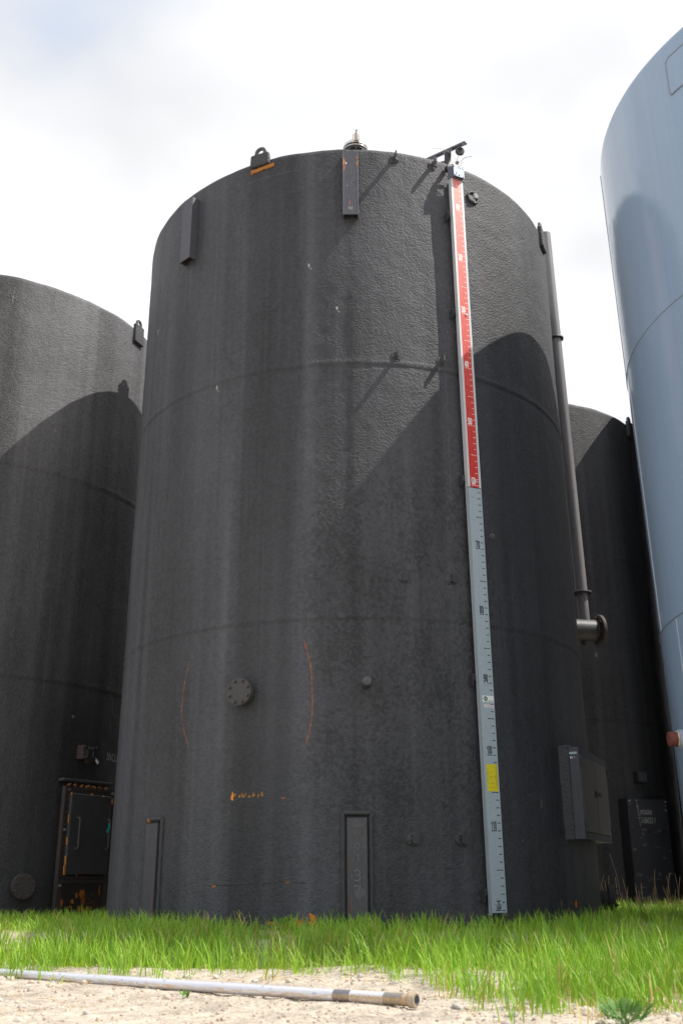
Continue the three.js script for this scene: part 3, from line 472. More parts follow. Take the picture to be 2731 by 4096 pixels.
// pale blue tank ----------------------------------------------------------
const blueTile = colorTile(1024, (u, v) => {
  const a = vn(u * 260, v * 3, 61, 260, 3), b = vn(u * 60, v * 2, 62, 60, 2), c = vn(u * 9, v * 9, 63, 9, 9);
  const t = 0.95 + 0.04 * a + 0.04 * b + 0.05 * c; return [0.262 * t, 0.358 * t, 0.495 * t];
});
const blueMat = new THREE.MeshPhysicalMaterial({ map: rep(blueTile, 6, 1), roughness: 0.10, metalness: 0.0, bumpMap: rep(grainTile, 20, 5), bumpScale: 0.0006 });
const blueTank = tank(5.169, -8.063, 'glossy pale blue steel tank at the right edge with a red plug', 2300, -60, null, 420, 160, 0.28, 0.012, blueMat);
blueTank.position.set(5.024, EYE, -7.837); blueTank.scale.setScalar(0.972); blueTank.rotation.set(-0.00264, 0, 0.01116);           // it leans a little
for (const c of blueTank.children) c.position.y -= EYE;
{
  const tilt = (o) => { o.position.y -= EYE; return o; };
  for (const [h, k] of [[4.96, 1], [2.40, 2]]) {
    const pts = []; for (let i = 0; i <= 200; i++) { const a = (-150 + 190 * i / 200) * D2R; pts.push(new THREE.Vector3((R + 0.003) * Math.sin(a), h + 0.004 * vn(i * 0.35, k, 7), (R + 0.003) * Math.cos(a))); }
    tilt(mesh('weld_seam', new THREE.TubeGeometry(new THREE.CatmullRomCurve3(pts), 500, 0.0045, 6), std([0.24, 0.28, 0.34], 0.5), blueTank));
  }
  for (const [a, h0, h1] of [[-107, 4.97, H - 0.02], [-88, -0.1, 2.39], [-100.5, 2.41, 4.95]]) tilt(mesh('weld_seam', cylY(0.005, h1 - h0, (R + 0.001) * Math.sin(a * D2R), (h0 + h1) / 2, (R + 0.001) * Math.cos(a * D2R), 8), std([0.36, 0.42, 0.5], 0.4), blueTank));
  { // welded doubler plate near the rim
    const P = [], I = [], na = 24, rr = R + 0.006, a0 = -64.2, a1 = -40, h0 = 6.87, h1 = 7.26, edge = [];
    for (let j = 0; j <= 8; j++) for (let i = 0; i <= na; i++) { const cut = (i === 0 && (j === 0 || j === 8)) ? 0.5 : 0; const a = (a0 + (a1 - a0) * i / na + cut) * D2R, h = h0 + (h1 - h0) * j / 8; P.push(rr * Math.sin(a), h, rr * Math.cos(a)); }
    for (let j = 0; j < 8; j++) for (let i = 0; i < na; i++) { const a = j * (na + 1) + i; I.push(a, a + 1, a + na + 1, a + 1, a + na + 2, a + na + 1); }
    const g = new THREE.BufferGeometry(); g.setAttribute('position', new THREE.Float32BufferAttribute(P, 3)); g.setAttribute('uv', new THREE.Float32BufferAttribute(P.flatMap((v, i) => i % 3 == 0 ? [v * 0.1, P[i + 1] * 0.1] : []), 2)); g.setIndex(I); g.computeVertexNormals();
    const pl = tilt(mesh('doubler_plate', g, new THREE.MeshPhysicalMaterial({ map: rep(blueTile, 2, 0.5), roughness: 0.22, side: THREE.DoubleSide }), blueTank));
    const e = []; for (const [a, h] of [[a1, h1], [a0 + 0.8, h1], [a0 + 0.1, h1 - 0.04], [a0, h0 + 0.04], [a0 + 0.3, h0], [a1, h0]]) e.push([rr * Math.sin(a * D2R), h, rr * Math.cos(a * D2R)]);
    const q = []; for (let i = 0; i < e.length - 1; i++) { const A = e[i], B = e[i + 1], L = Math.hypot(B[0] - A[0], B[1] - A[1], B[2] - A[2]), n = Math.max(2, Math.round(L / 0.05)); for (let k = 0; k < n; k++) { const p = [0, 1, 2].map((c) => A[c] + (B[c] - A[c]) * k / n), s = rr / Math.hypot(p[0], p[2]); q.push([p[0] * s, p[1], p[2] * s]); } }
    mesh('weld_bead', tube(q, 0.006, 160, 6), std([0.24, 0.27, 0.31], 0.6), pl);
  }
  for (const [a, h, low] of [[-90, 1.432, 0], [-90, 0.335, 1]]) {
    const n = tilt(on(blueTank, 'threaded_outlet', discZ([[0.074, -0.02], [0.074, 0.085], [0.070, 0.09], [0.050, 0.09], [0.001, 0.086]], 40), steel([0.36, 0.44, 0.55], 0.4), a, h, R - 0.01));
    mesh('seal_ring', discZ([[0.05, 0.09], [0.062, 0.092], [0.062, 0.104], [0.05, 0.106]], 32), std([0.62, 0.52, 0.40], 0.8), n);
    const p = mesh('plug', [new THREE.CylinderGeometry(0.062, 0.066, 0.055, 6).rotateX(Math.PI / 2).translate(0, 0, 0.132), new THREE.CylinderGeometry(0.054, 0.062, 0.008, 6).rotateX(Math.PI / 2).translate(0, 0, 0.1635)], M.redPlug, n); p.userData.label = 'brick red hexagonal plug'; p.rotation.z = 0.3;
  }
}
// tank out of sight on the right, whose shade falls on the rear tank
tank(7.17, -14.30, 'black tank beyond the blue tank, out of view and shading the rear tank', 2700, -40, null, 96, 12, 1, 0.03, M.blackFoam).scale.y = 7.98 / 7.45;

// ------------------------------------------------------------------ gauge board
{
  const A = 0.4607, rg = R + 0.10, g = new THREE.Group(); g.name = 'gauge_board'; scene.add(g);
  const y0 = 0.118, yr = 3.459;
  g.position.set(0.101 + rg * Math.sin(A) + 0.0051 * (yr - y0) * 1.0, y0, -10.805 + rg * Math.cos(A)); g.rotation.set(0, A, 0); g.rotateZ(0.0051);
  tag(g, 'tall narrow level gauge board, red above and galvanised grey below, on the middle black tank', 'gauge board');
  const mark = (v) => (6.398 + 0.6035 + EYE) - 0.06035 * v - y0;      // height of a mark over the foot of the board
  const Wd = 0.142, top = 7.352 - y0, split = mark(60.35);
  const face = (v0, v1, red, w = 192, h = 2048) => canvasTex(w, h, (ctx) => {
    const Y = (v) => (v - v0) / (v1 - v0) * h, k = w / Wd, s = h / ((v1 - v0) * 0.06035);
    const r = rng(red ? 3 : 4);
    ctx.fillStyle = red ? '#c1352c' : '#a3b1b9'; ctx.fillRect(0, 0, w, h);
    if (!red) for (let q = 0; q < 5200; q++) { const b = r(); ctx.fillStyle = b < 0.5 ? `rgba(130,148,160,${0.10 + 0.16 * r()})` : `rgba(205,214,218,${0.08 + 0.16 * r()})`; ctx.fillRect(r() * w, r() * h, 2 + 9 * r(), 2 + 8 * r()); }
    else { const gr = ctx.createLinearGradient(0, 0, 0, h); gr.addColorStop(0, '#dd8a80'); gr.addColorStop(0.35, '#d7685e'); gr.addColorStop(0.75, '#cc4239'); gr.addColorStop(1, '#c8372e'); ctx.fillStyle = gr; ctx.fillRect(0, 0, w, h); }  // bleached towards the top, with the sunlit wash-out painted into the red
    if (red) for (let q = 0; q < 1500; q++) { ctx.fillStyle = r() < 0.5 ? 'rgba(120,30,25,.08)' : 'rgba(235,150,140,.10)'; ctx.fillRect(r() * w, r() * h, 2 + 20 * r(), 2 + 30 * r()); }
    if (!red) for (let q = 0; q < 40; q++) { ctx.fillStyle = 'rgba(190,170,140,.25)'; ctx.fillRect(r() * w, r() * h, 2 + 3 * r(), 2 + 5 * r()); }
    if (red) { ctx.fillStyle = '#c9d0d4'; ctx.fillRect(0, 0, 0.022 * k, h); ctx.fillRect(w - 0.022 * k, 0, 0.022 * k, h); ctx.fillStyle = '#dfe4e6'; ctx.fillRect(0.018 * k, 0, 0.004 * k, h); }
    const ink = red ? '#f0ecea' : '#17181a'; ctx.fillStyle = ink;
    const xr = red ? w - 0.027 * k : w - 0.013 * k;
    const dash = (x1, x2, y, t = red ? 0.0048 : 0.0064) => { ctx.beginPath(); const hgt = t * s; ctx.roundRect ? ctx.roundRect(x1, y - hgt / 2, x2 - x1, hgt, hgt / 2) : ctx.rect(x1, y - hgt / 2, x2 - x1, hgt); ctx.fill(); };
    for (let v = Math.ceil(v0); v <= Math.floor(v1); v++) {
      const y = Y(v); dash(xr - 0.029 * k, xr, y);
      if (v % 5 === 0 && v % 10) dash(xr - 0.063 * k, xr - 0.033 * k, y);
      if (v % 10 === 0) {
        const t = String(v), wn = (t.length === 3 ? 0.052 : 0.045) * k, x1 = xr - 0.033 * k - wn - (red ? 0 : 0.006 * k);
        dash(x1, x1 + wn, y);
        ctx.save(); ctx.font = 'bold 100px sans-serif'; const m = ctx.measureText(t).width; ctx.translate(x1, y - 0.009 * s); ctx.scale(wn / m, 0.066 * s / 73); ctx.fillText(t, 0, 0); ctx.strokeStyle = ink; ctx.lineWidth = 3; ctx.strokeText(t, 0, 0); ctx.restore();
      }
    }
  });
  const channel = (h0, h1, x = 0) => [flat(0.0025, h1 - h0, 0.046, -Wd / 2 + 0.00125, (h0 + h1) / 2, -0.0258), flat(0.0025, h1 - h0, 0.046, Wd / 2 - 0.00125, (h0 + h1) / 2, -0.0258)];
  const back = mesh('channel', [...channel(-0.02, split), flat(0.004, 0.14, 0.03, -Wd / 2 - 0.004, 0.36, -0.02)], M.galv, g);
  mesh('channel', channel(split + 0.002, top), M.alu, g);
  const lower = mesh('lower_panel', flat(Wd, split - 0.004, 0.003, 0, split / 2 - 0.004, -0.001), std(0xffffff, 0.46, 0.12, { map: face(60.35, 60.35 + (split - 0.004) / 0.06035, false) }), g); lower.userData.label = 'galvanised grey panel with black marks from 70 to 120';
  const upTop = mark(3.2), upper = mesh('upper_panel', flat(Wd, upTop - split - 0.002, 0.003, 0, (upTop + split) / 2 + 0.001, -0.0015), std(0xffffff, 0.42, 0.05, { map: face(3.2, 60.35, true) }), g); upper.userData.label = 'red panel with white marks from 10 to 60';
  for (const [x, v] of [[-0.025, 59.3], [0.022, 59.35], [-0.03, 61.8], [0.016, 61.9], [0.02, 30.2], [-0.005, 90.2], [-0.03, 119.2], [0.016, 119.2]]) mesh('screw', [cylZ(0.012, 0.003, 0, 0, 0.0015, 20), cylZ(0.006, 0.007, 0, 0, 0.004, 6)], std([0.55, 0.57, 0.58], 0.4, 0.5), g, [x, mark(v), 0.001]);
  // stickers
  const logo = canvasTex(256, 112, (ctx, w, h) => {
    ctx.fillStyle = '#eef0ee'; ctx.fillRect(0, 0, w, h); ctx.fillStyle = '#0f5a48'; ctx.beginPath(); ctx.ellipse(66, 50, 52, 38, 0, 0, 7); ctx.fill();
    ctx.fillStyle = '#eef0ee'; ctx.font = 'italic bold 50px sans-serif'; ctx.fillText('S', 26, 66); ctx.fillText('L', 68, 72); ctx.fillRect(52, 46, 20, 7); ctx.fillRect(0, 86, w, 26);
    ctx.fillStyle = '#0f5a48'; ctx.fillRect(44, 86, 205, 14); ctx.fillStyle = '#dfe9e4'; for (let x = 50; x < 244; x += 7) if (x % 5) ctx.fillRect(x, 90, 5, 6);
    ctx.fillStyle = '#7a8a86'; for (let q = 0; q < 3; q++) for (let x = 138; x < 244; x += 6) if ((x * 7 + q) % 11 > 1) ctx.fillRect(x, 32 + q * 17, 4, 5); ctx.fillRect(126, 18, 122, 2);
  });
  mesh('maker_sticker', flat(0.112, 0.052, 0.0012, 0.008, mark(92.35), 0.0018), std(0xffffff, 0.4, 0, { map: logo }), g).userData.label = 'white sticker with a green oval logo';
  const inc = canvasTex(320, 56, (ctx, w, h) => { ctx.fillStyle = '#ece9e8'; ctx.fillRect(0, 0, w, h); ctx.font = 'bold 44px sans-serif'; const t = '1 M³ INCREMENTS'; const m = ctx.measureText(t).width; ctx.save(); ctx.translate(8, 44); ctx.scale(304 / m, 1); let x = 0; [...t].forEach((c, i) => { ctx.fillStyle = ['#7d2148', '#8c1f3a', '#6d2a55', '#a0482a'][i % 4]; ctx.fillText(c, x, 0); x += ctx.measureText(c).width; }); ctx.restore(); });
  mesh('increments_sticker', flat(0.098, 0.021, 0.0012, 0.014, mark(93.33), 0.0018), std(0xffffff, 0.45, 0, { map: inc }), g).userData.label = 'narrow white sticker reading 1 M³ INCREMENTS';
  const yel = canvasTex(256, 512, (ctx, w, h) => {
    ctx.fillStyle = '#d8c81c'; ctx.fillRect(0, 0, w, h); ctx.translate(w, 0); ctx.rotate(Math.PI / 2); ctx.fillStyle = '#4a4518';
    ctx.font = 'bold 15px sans-serif'; ctx.fillText('ALL DOOR, NOZZLE AND MANHOLE GASKETS MUST BE CHECKED', 10, 22, 490); ctx.fillText('FOR TIGHTNESS BEFORE GOING INTO PRODUCTION', 40, 42, 420); ctx.fillRect(30, 50, 450, 1.5);
    ctx.font = 'bold 19px sans-serif'; ctx.fillText('CLASS 150', 205, 72); ctx.fillText('CLASS 600', 205, 172); ctx.font = '12px sans-serif';
    for (let q = 0; q < 6; q++) { const y = 92 + q * 12; for (const [x, t] of [[40, `${[2, 3, 4, 6, 8, 10][q]}"`], [140, `${[35, 60, 75, 110, 110, 170][q]}`], [225, '5/8'], [350, `${[110, 130, 150, 200, 200, 320][q]}`], [430, '5/8']]) ctx.fillText(t, x, y); }
    for (let q = 0; q < 2; q++) { const y = 196 + q * 14; for (const [x, t] of [[40, `${3 + q}"`], [140, 'Lubricated'], [240, '3/4'], [350, '240'], [430, '3/4']]) ctx.fillText(t, x, y); }
    ctx.font = 'bold 13px sans-serif'; ctx.fillText('ALL BOLT OF ANY SIZE TIGHTEN AS REQUIRED', 60, 244, 400);
  });
  mesh('torque_sticker', flat(0.108, 0.218, 0.0012, 0.0045, mark(103.15), 0.0018), std(0xffffff, 0.45, 0, { map: yel }), g).userData.label = 'yellow torque sticker with sideways text';
  // head box with pointer plate
  const hd = mesh('head_box', [flat(Wd + 0.014, 0.145, 0.004, 0, 0, 0.012), flat(0.004, 0.145, 0.05, -Wd / 2 - 0.007, 0, -0.014), flat(0.004, 0.145, 0.05, Wd / 2 + 0.007, 0, -0.014), flat(0.012, 0.145, 0.026, -0.056, 0, 0.027), flat(0.012, 0.145, 0.026, 0.058, 0, 0.027)], M.blueBox, g, [0.0, 7.232 - y0, 0]);
  const logo2 = canvasTex(256, 256, (ctx, w, h) => {
    ctx.fillStyle = '#8f9cae'; ctx.fillRect(0, 0, w, h); const r = rng(6); for (let k = 0; k < 400; k++) { ctx.fillStyle = `rgba(${r() < 0.5 ? 90 : 200},150,190,.06)`; ctx.fillRect(r() * w, r() * h, 10, 10); }
    ctx.fillStyle = '#f3f5f7'; ctx.beginPath(); ctx.ellipse(122, 104, 52, 46, 0, Math.PI, 0); ctx.fill(); ctx.fillRect(70, 102, 106, 12); ctx.beginPath(); ctx.ellipse(128, 124, 100, 15, 0, 0, 7); ctx.fill();
    ctx.fillStyle = '#8f9cae'; ctx.font = 'italic bold 44px sans-serif'; ctx.fillText('S L', 96, 108); ctx.fillStyle = '#e4e8ee'; for (let x = 74; x < 196; x += 8) ctx.fillRect(x, 150, 6, 7);
  });
  mesh('pointer_plate', flat(0.128, 0.128, 0.004, 0.003, -0.004, 0.043), std(0xffffff, 0.4, 0.25, { map: logo2 }), hd);
  for (const [x, y] of [[-0.05, 0.052], [0.056, 0.052], [-0.05, -0.05], [0.056, -0.05]]) mesh('rivet', cylZ(0.007, 0.004, x, y, 0.047, 12), M.white, hd);
  mesh('plate_hole', cylZ(0.007, 0.002, 0.003, -0.052, 0.0455, 12), M.hole, hd);
  mesh('top_bar', [flat(Wd - 0.02, 0.03, 0.01, 0.0, top + 0.006, -0.012), ], std([0.42, 0.36, 0.35], 0.5, 0.3), g);
  mesh('gap_block', flat(0.03, 0.05, 0.05, -Wd / 2 + 0.006, top - 0.03, -0.075), M.darkSteel, g);  // dark block added where there is only a black gap
  // loose cable ends
  const wire = std([0.16, 0.15, 0.15], 0.4, 0.5), tp = top + 0.01;
  mesh('cable', tube([[0.02, tp - 0.10, 0.05], [0.012, tp - 0.02, 0.03], [0.008, tp + 0.03, 0.02], [0.012, tp + 0.10, 0.05]], 0.0022), wire, g);
  mesh('cable', tube([[0.05, tp - 0.02, 0.02], [0.052, tp + 0.02, 0.02], [0.075, tp + 0.06, 0.04], [0.16, tp + 0.10, 0.07]], 0.0022), wire, g);
  mesh('cable', tube([[0.012, tp - 0.06, 0.05], [-0.02, tp - 0.13, 0.052], [-0.04, tp - 0.20, 0.05]], 0.0018), wire, g);
  mesh('cable', tube([[0.004, tp + 0.02, 0.02], [-0.04, tp + 0.10, 0], [-0.14, tp + 0.16, -0.03], [-0.24, tp + 0.16, -0.08]], 0.0013), std([0.45, 0.45, 0.44], 0.4, 0.3), g);
  mesh('cable_knot', [lumpy(new THREE.TorusGeometry(0.018, 0.005, 6, 14), 0.012, 60, 4).setAttribute('uv', new THREE.Float32BufferAttribute(new Float32Array(900), 2)), lumpy(new THREE.TorusGeometry(0.014, 0.004, 6, 14).rotateY(1), 0.012, 60, 5).setAttribute('uv', new THREE.Float32BufferAttribute(new Float32Array(900), 2))].map((q) => { const n = q.attributes.position.count; q.setAttribute('uv', new THREE.Float32BufferAttribute(new Float32Array(n * 2), 2)); return q; }), steel([0.10, 0.10, 0.08], 0.5), g, [0.006, tp - 0.005, 0.02]);
  // stand-off brackets to the shell
  for (const h of [6.75, 5.61, 3.84, 2.0, 0.27]) mesh('mount_bracket', [flat(0.05, 0.05, 0.006, -Wd / 2 - 0.012, 0.0, -0.055), flat(0.006, 0.09, 0.09, -Wd / 2 - 0.030, -0.03, -0.085), flat(0.10, 0.05, 0.05, 0, 0, -0.078)], M.darkSteel, g, [0, h - y0, 0]);
}
// ------------------------------------------------------------------ pulley arm on the rim
{
  const a = 27.6 * D2R, g = new THREE.Group(); g.name = 'pulley_arm'; g.position.set(0.055 + 2.36 * Math.sin(a), H, -10.805 + 2.36 * Math.cos(a)); scene.add(g);
  tag(g, 'black slotted angle iron arm with a pulley on the rim above the gauge board', 'pulley arm');
  const az = 55 * D2R, yA = 0.225;
  mesh('post', [flat(0.055, 0.27, 0.012, 0, 0.085, 0), flat(0.012, 0.27, 0.04, -0.0215, 0.085, -0.026)], M.darkSteel, g, [0, 0, 0], [0, 0.3, -0.06]);
  mesh('pivot', [new THREE.TorusGeometry(0.03, 0.012, 10, 24), cylZ(0.02, 0.05, 0, 0, 0, 16), flat(0.05, 0.05, 0.02, 0.03, 0.02, 0)], M.darkSteel, g, [-0.055, 0.03, 0.02], [0, 0.2, 0]);
  mesh('rust_washer', cylZ(0.016, 0.006, 0, 0, 0, 14), M.rustyFoam, g, [-0.055, 0.03, 0.05], [0, 0.2, 0]);
  const arm = mesh('arm', [flat(0.72, 0.004, 0.06, -0.15, 0.027, -0.028), flat(0.72, 0.056, 0.004, -0.15, 0, 0)], steel([0.10, 0.10, 0.125], 0.45), g, [0, yA, 0], [0, az - Math.PI / 2, 0]);
  for (const x of [0.13, -0.10, -0.30]) mesh('slot', flat(0.085, 0.014, 0.002, x, -0.004, 0.0032), M.hole, arm);
  mesh('bolt', [cylZ(0.014, 0.02, 0.075, -0.004, 0.012, 6)], M.darkSteel, arm);
  const w = mesh('pulley', discZ([[0.001, -0.016], [0.044, -0.016], [0.048, -0.010], [0.040, -0.002], [0.040, 0.002], [0.048, 0.010], [0.044, 0.016], [0.001, 0.016]], 32), std([0.05, 0.055, 0.05], 0.4), arm, [0.13, -0.045, -0.034], [0, 0.75, 0]);
  mesh('pulley_block', flat(0.05, 0.07, 0.006, 0.12, -0.02, -0.012), M.darkSteel, arm);
}
// ------------------------------------------------------------------ ribbon on the left door
{
  const s = new THREE.Shape(); s.moveTo(-0.012, 0.05); s.lineTo(0.022, 0.05); s.lineTo(0.020, 0.0); s.lineTo(0.006, -0.03); s.lineTo(-0.008, -0.058); s.lineTo(-0.034, -0.05); s.lineTo(-0.030, -0.02); s.lineTo(-0.010, 0.0);
  const a = 66.2 * D2R, m = mesh('plastic_ribbon', new THREE.ExtrudeGeometry(s, { depth: 0.004, bevelEnabled: false }), M.teal, scene, [-5.02 + 2.59 * Math.sin(a), 0.925, -12.91 + 2.59 * Math.cos(a)], [0, 61 * D2R, 0]);
  tag(m, 'bright teal ribbon tied to the right handle of the access door', 'ribbon');
}
// ------------------------------------------------------------------ aluminium pipe on the dirt
{
  const A = new THREE.Vector3(-2.25, 0.38 - 0.474, -6.18), B = new THREE.Vector3(0.293, 0.38 - 0.462, -4.44), L = A.distanceTo(B);
  const g = new THREE.Group(); g.name = 'metal_pipe'; g.position.copy(B); scene.add(g);
  g.quaternion.setFromUnitVectors(new THREE.Vector3(1, 0, 0), B.clone().sub(A).normalize());
  tag(g, 'long silvery aluminium pipe with a muddy end lying on the dirt', 'pipe');
  const r = 0.0235;
  const map = canvasTex(1024, 128, (ctx, w, h) => {                  // u runs along the pipe, v round it
    ctx.fillStyle = '#dedfe6'; ctx.fillRect(0, 0, w, h); const q = rng(5);
    for (let k = 0; k < 700; k++) { ctx.fillStyle = q() < 0.5 ? 'rgba(120,120,130,.10)' : 'rgba(240,240,246,.12)'; ctx.fillRect(q() * w, q() * h, 3 + 40 * q(), 1 + 3 * q()); }
    for (let k = 0; k < 120; k++) { ctx.fillStyle = 'rgba(70,70,76,.22)'; ctx.fillRect(q() * w, q() * h, 1 + 6 * q(), 1 + 8 * q()); }
    ctx.fillStyle = 'rgba(198,168,128,.30)'; for (let k = 0; k < 500; k++) ctx.fillRect(q() * w, h * 0.24 * q(), 4 + 20 * q(), 2 + 6 * q());
  });
  const body = new THREE.CylinderGeometry(r, r, L - 0.40, 36, 1, true).rotateZ(-Math.PI / 2).translate(-0.40 - (L - 0.40) / 2, 0, 0);
  { const p = body.attributes.position, u = body.attributes.uv; for (let i = 0; i < p.count; i++) u.setXY(i, (p.getX(i) + L) / L, Math.atan2(p.getZ(i), p.getY(i)) / 6.2832 + 0.5); }
  mesh('tube', body, std(0xffffff, 0.38, 0.35, { map }), g);
  const muddy = (seed, base) => canvasTex(256, 128, (ctx, w, h) => { const q = rng(seed); ctx.fillStyle = base; ctx.fillRect(0, 0, w, h); for (let k = 0; k < 500; k++) { ctx.fillStyle = `rgba(${170 + 40 * q()},${140 + 35 * q()},${100 + 30 * q()},${0.10 + 0.22 * q()})`; const y = q(); ctx.fillRect(q() * w, h * (0.24 - 0.25 * y * y + 0.05 * q()), 4 + 18 * q(), 2 + 6 * q()); } for (let k = 0; k < 160; k++) { ctx.fillStyle = `rgba(50,50,54,${0.2 * q()})`; ctx.fillRect(q() * w, q() * h, 2 + 10 * q(), 2 + 5 * q()); } });
  const seg = (name, x0, x1, base, seed, k = 1) => { const c = new THREE.CylinderGeometry(r * k, r * k, x1 - x0, 32, 1, true).rotateZ(-Math.PI / 2).translate((x0 + x1) / 2, 0, 0), p = c.attributes.position, u = c.attributes.uv; for (let i = 0; i < p.count; i++) u.setXY(i, (p.getX(i) - x0) / (x1 - x0), Math.atan2(p.getZ(i), p.getY(i)) / 6.2832 + 0.5); return mesh(name, c, std(0xffffff, 0.6, 0.1, { map: muddy(seed, base) }), g); };
  seg('dark_band', -0.40, -0.315, '#707078', 1); seg('tube_end', -0.315, -0.15, '#d0d0d6', 2); seg('dark_band', -0.15, -0.06, '#86827c', 3, 1.01); seg('tube_end', -0.06, -0.02, '#b79f80', 4, 1.01);
  mesh('coupling', discZ([[0.016, -0.034], [0.0285, -0.034], [0.0295, -0.03], [0.0295, -0.006], [0.0275, -0.002], [0.019, 0.0], [0.018, -0.028], [0.016, -0.05]], 32).rotateY(Math.PI / 2), std([0.46, 0.37, 0.26], 0.8, 0, { bumpMap: rep(grainTile, 1, 1), bumpScale: 0.003 }), g);
  mesh('bore', discZ([[0.0175, 0.0], [0.0175, -0.12], [0.001, -0.12]], 24).rotateY(Math.PI / 2), std([0.30, 0.32, 0.36], 0.4, 0.4), g);
}
// ------------------------------------------------------------------ stones
function rock(seed) {
  const g = mergeVertices(new THREE.IcosahedronGeometry(1, 2).deleteAttribute('normal').deleteAttribute('uv')), p = g.attributes.position, v = new THREE.Vector3();
  for (let i = 0; i < p.count; i++) { v.fromBufferAttribute(p, i); const n = 0.62 + 0.5 * vn(v.x * 1.3 + seed, v.y * 1.3 + v.z * 0.9, seed) + 0.22 * vn(v.x * 3 + seed, v.z * 3 + v.y * 2, seed + 3); p.setXYZ(i, v.x * n, v.y * n * 0.68, v.z * n * 0.86); }
  g.computeVertexNormals(); g.setAttribute('uv', new THREE.Float32BufferAttribute(new Float32Array(p.count * 2), 2)); return g;
}
const rocks = [1, 2, 3, 4, 5, 6].map((s) => rock(s * 11));
const rockMats = [[0.52, 0.45, 0.36], [0.46, 0.40, 0.33], [0.58, 0.52, 0.44], [0.46, 0.42, 0.37], [0.50, 0.41, 0.32], [0.42, 0.40, 0.38]].map((c) => std(c, 0.9));
const grassEdge = (x) => -5.62 + 1.52 * sstep(0.05, 0.70, x) - 0.12 * sstep(-0.6, -1.6, x) * -1 + 0.30 * (fbm(x * 2.1 + 4, 7, 141, 3) - 0.5);
{
  const r = rng(2024);
  let made = 0;
  while (made < 270) {
    const z = -3.75 - 3.1 * r(), x = (r() - 0.5) * 0.78 * -z; const e = grassEdge(x), d = Math.abs(z - e);
    if (r() > 0.12 + 0.9 * Math.exp(-d * d / 0.06)) continue;
    if (z < e - 0.5) continue;
    const s = 0.005 + 0.016 * Math.pow(r(), 2.6); const k = Math.floor(r() * 6);
    const m = mesh('stone', rocks[k], rockMats[Math.floor(r() * 6)], ground, [x, groundY(x, z) + s * 0.22, z], [r() * 0.5, r() * 6.28, r() * 0.5]); m.scale.set(s * (0.9 + 0.5 * r()), s, s); if (made) m.name = `stone_${String(made).padStart(3, '0')}`; made++;
  }
  const n = 6000, g = new THREE.IcosahedronGeometry(1, 1), im = new THREE.InstancedMesh(g, std([0.50, 0.42, 0.33], 0.95), n), q = new THREE.Matrix4(), e = new THREE.Euler(), qq = new THREE.Quaternion(), c = new THREE.Color();
  for (let i = 0; i < n; i++) {
    const z = -3.6 - 4.2 * r(), x = (r() - 0.5) * 0.8 * -z, s = 0.0018 + 0.0060 * Math.pow(r(), 2.5); e.set(r() * 3, r() * 6, r() * 3);
    im.setMatrixAt(i, q.compose(new THREE.Vector3(x, groundY(x, z) + s * 0.2, z), qq.setFromEuler(e), new THREE.Vector3(s * (1 + r()), s * 0.7, s))); const t = 0.65 + 0.6 * r(); im.setColorAt(i, c.setRGB(t, t * (0.95 + 0.05 * r()), t * (0.9 + 0.12 * r())));
  }
  im.name = 'gravel'; im.userData.kind = 'stuff'; im.castShadow = im.receiveShadow = true; ground.add(im);
}
{ // dead straw on the dirt
  const r = rng(909), gs = [];
  for (let k = 0; k < 420; k++) {
    const z = -4.0 - 2.9 * r(), x = (r() - 0.5) * 0.76 * -z, e = grassEdge(x); if (r() > 0.15 + Math.exp(-Math.pow((z - e) / 0.35, 2))) continue;
    const a = r() * 6.28, L = 0.03 + 0.09 * r(), y = groundY(x, z) + 0.006, up = r() < 0.2 ? 0.04 * r() : 0.008 * r();
    gs.push(tube([[x, y, z], [x + Math.cos(a) * L * 0.5, y + up * 0.7 + 0.003, z + Math.sin(a) * L * 0.5], [x + Math.cos(a + 0.4) * L, y + up, z + Math.sin(a + 0.4) * L]], 0.0013, 4, 4));
  }
  const m = mesh('straw_litter', gs, std([0.50, 0.37, 0.21], 0.8), ground); m.userData.kind = 'stuff';
}
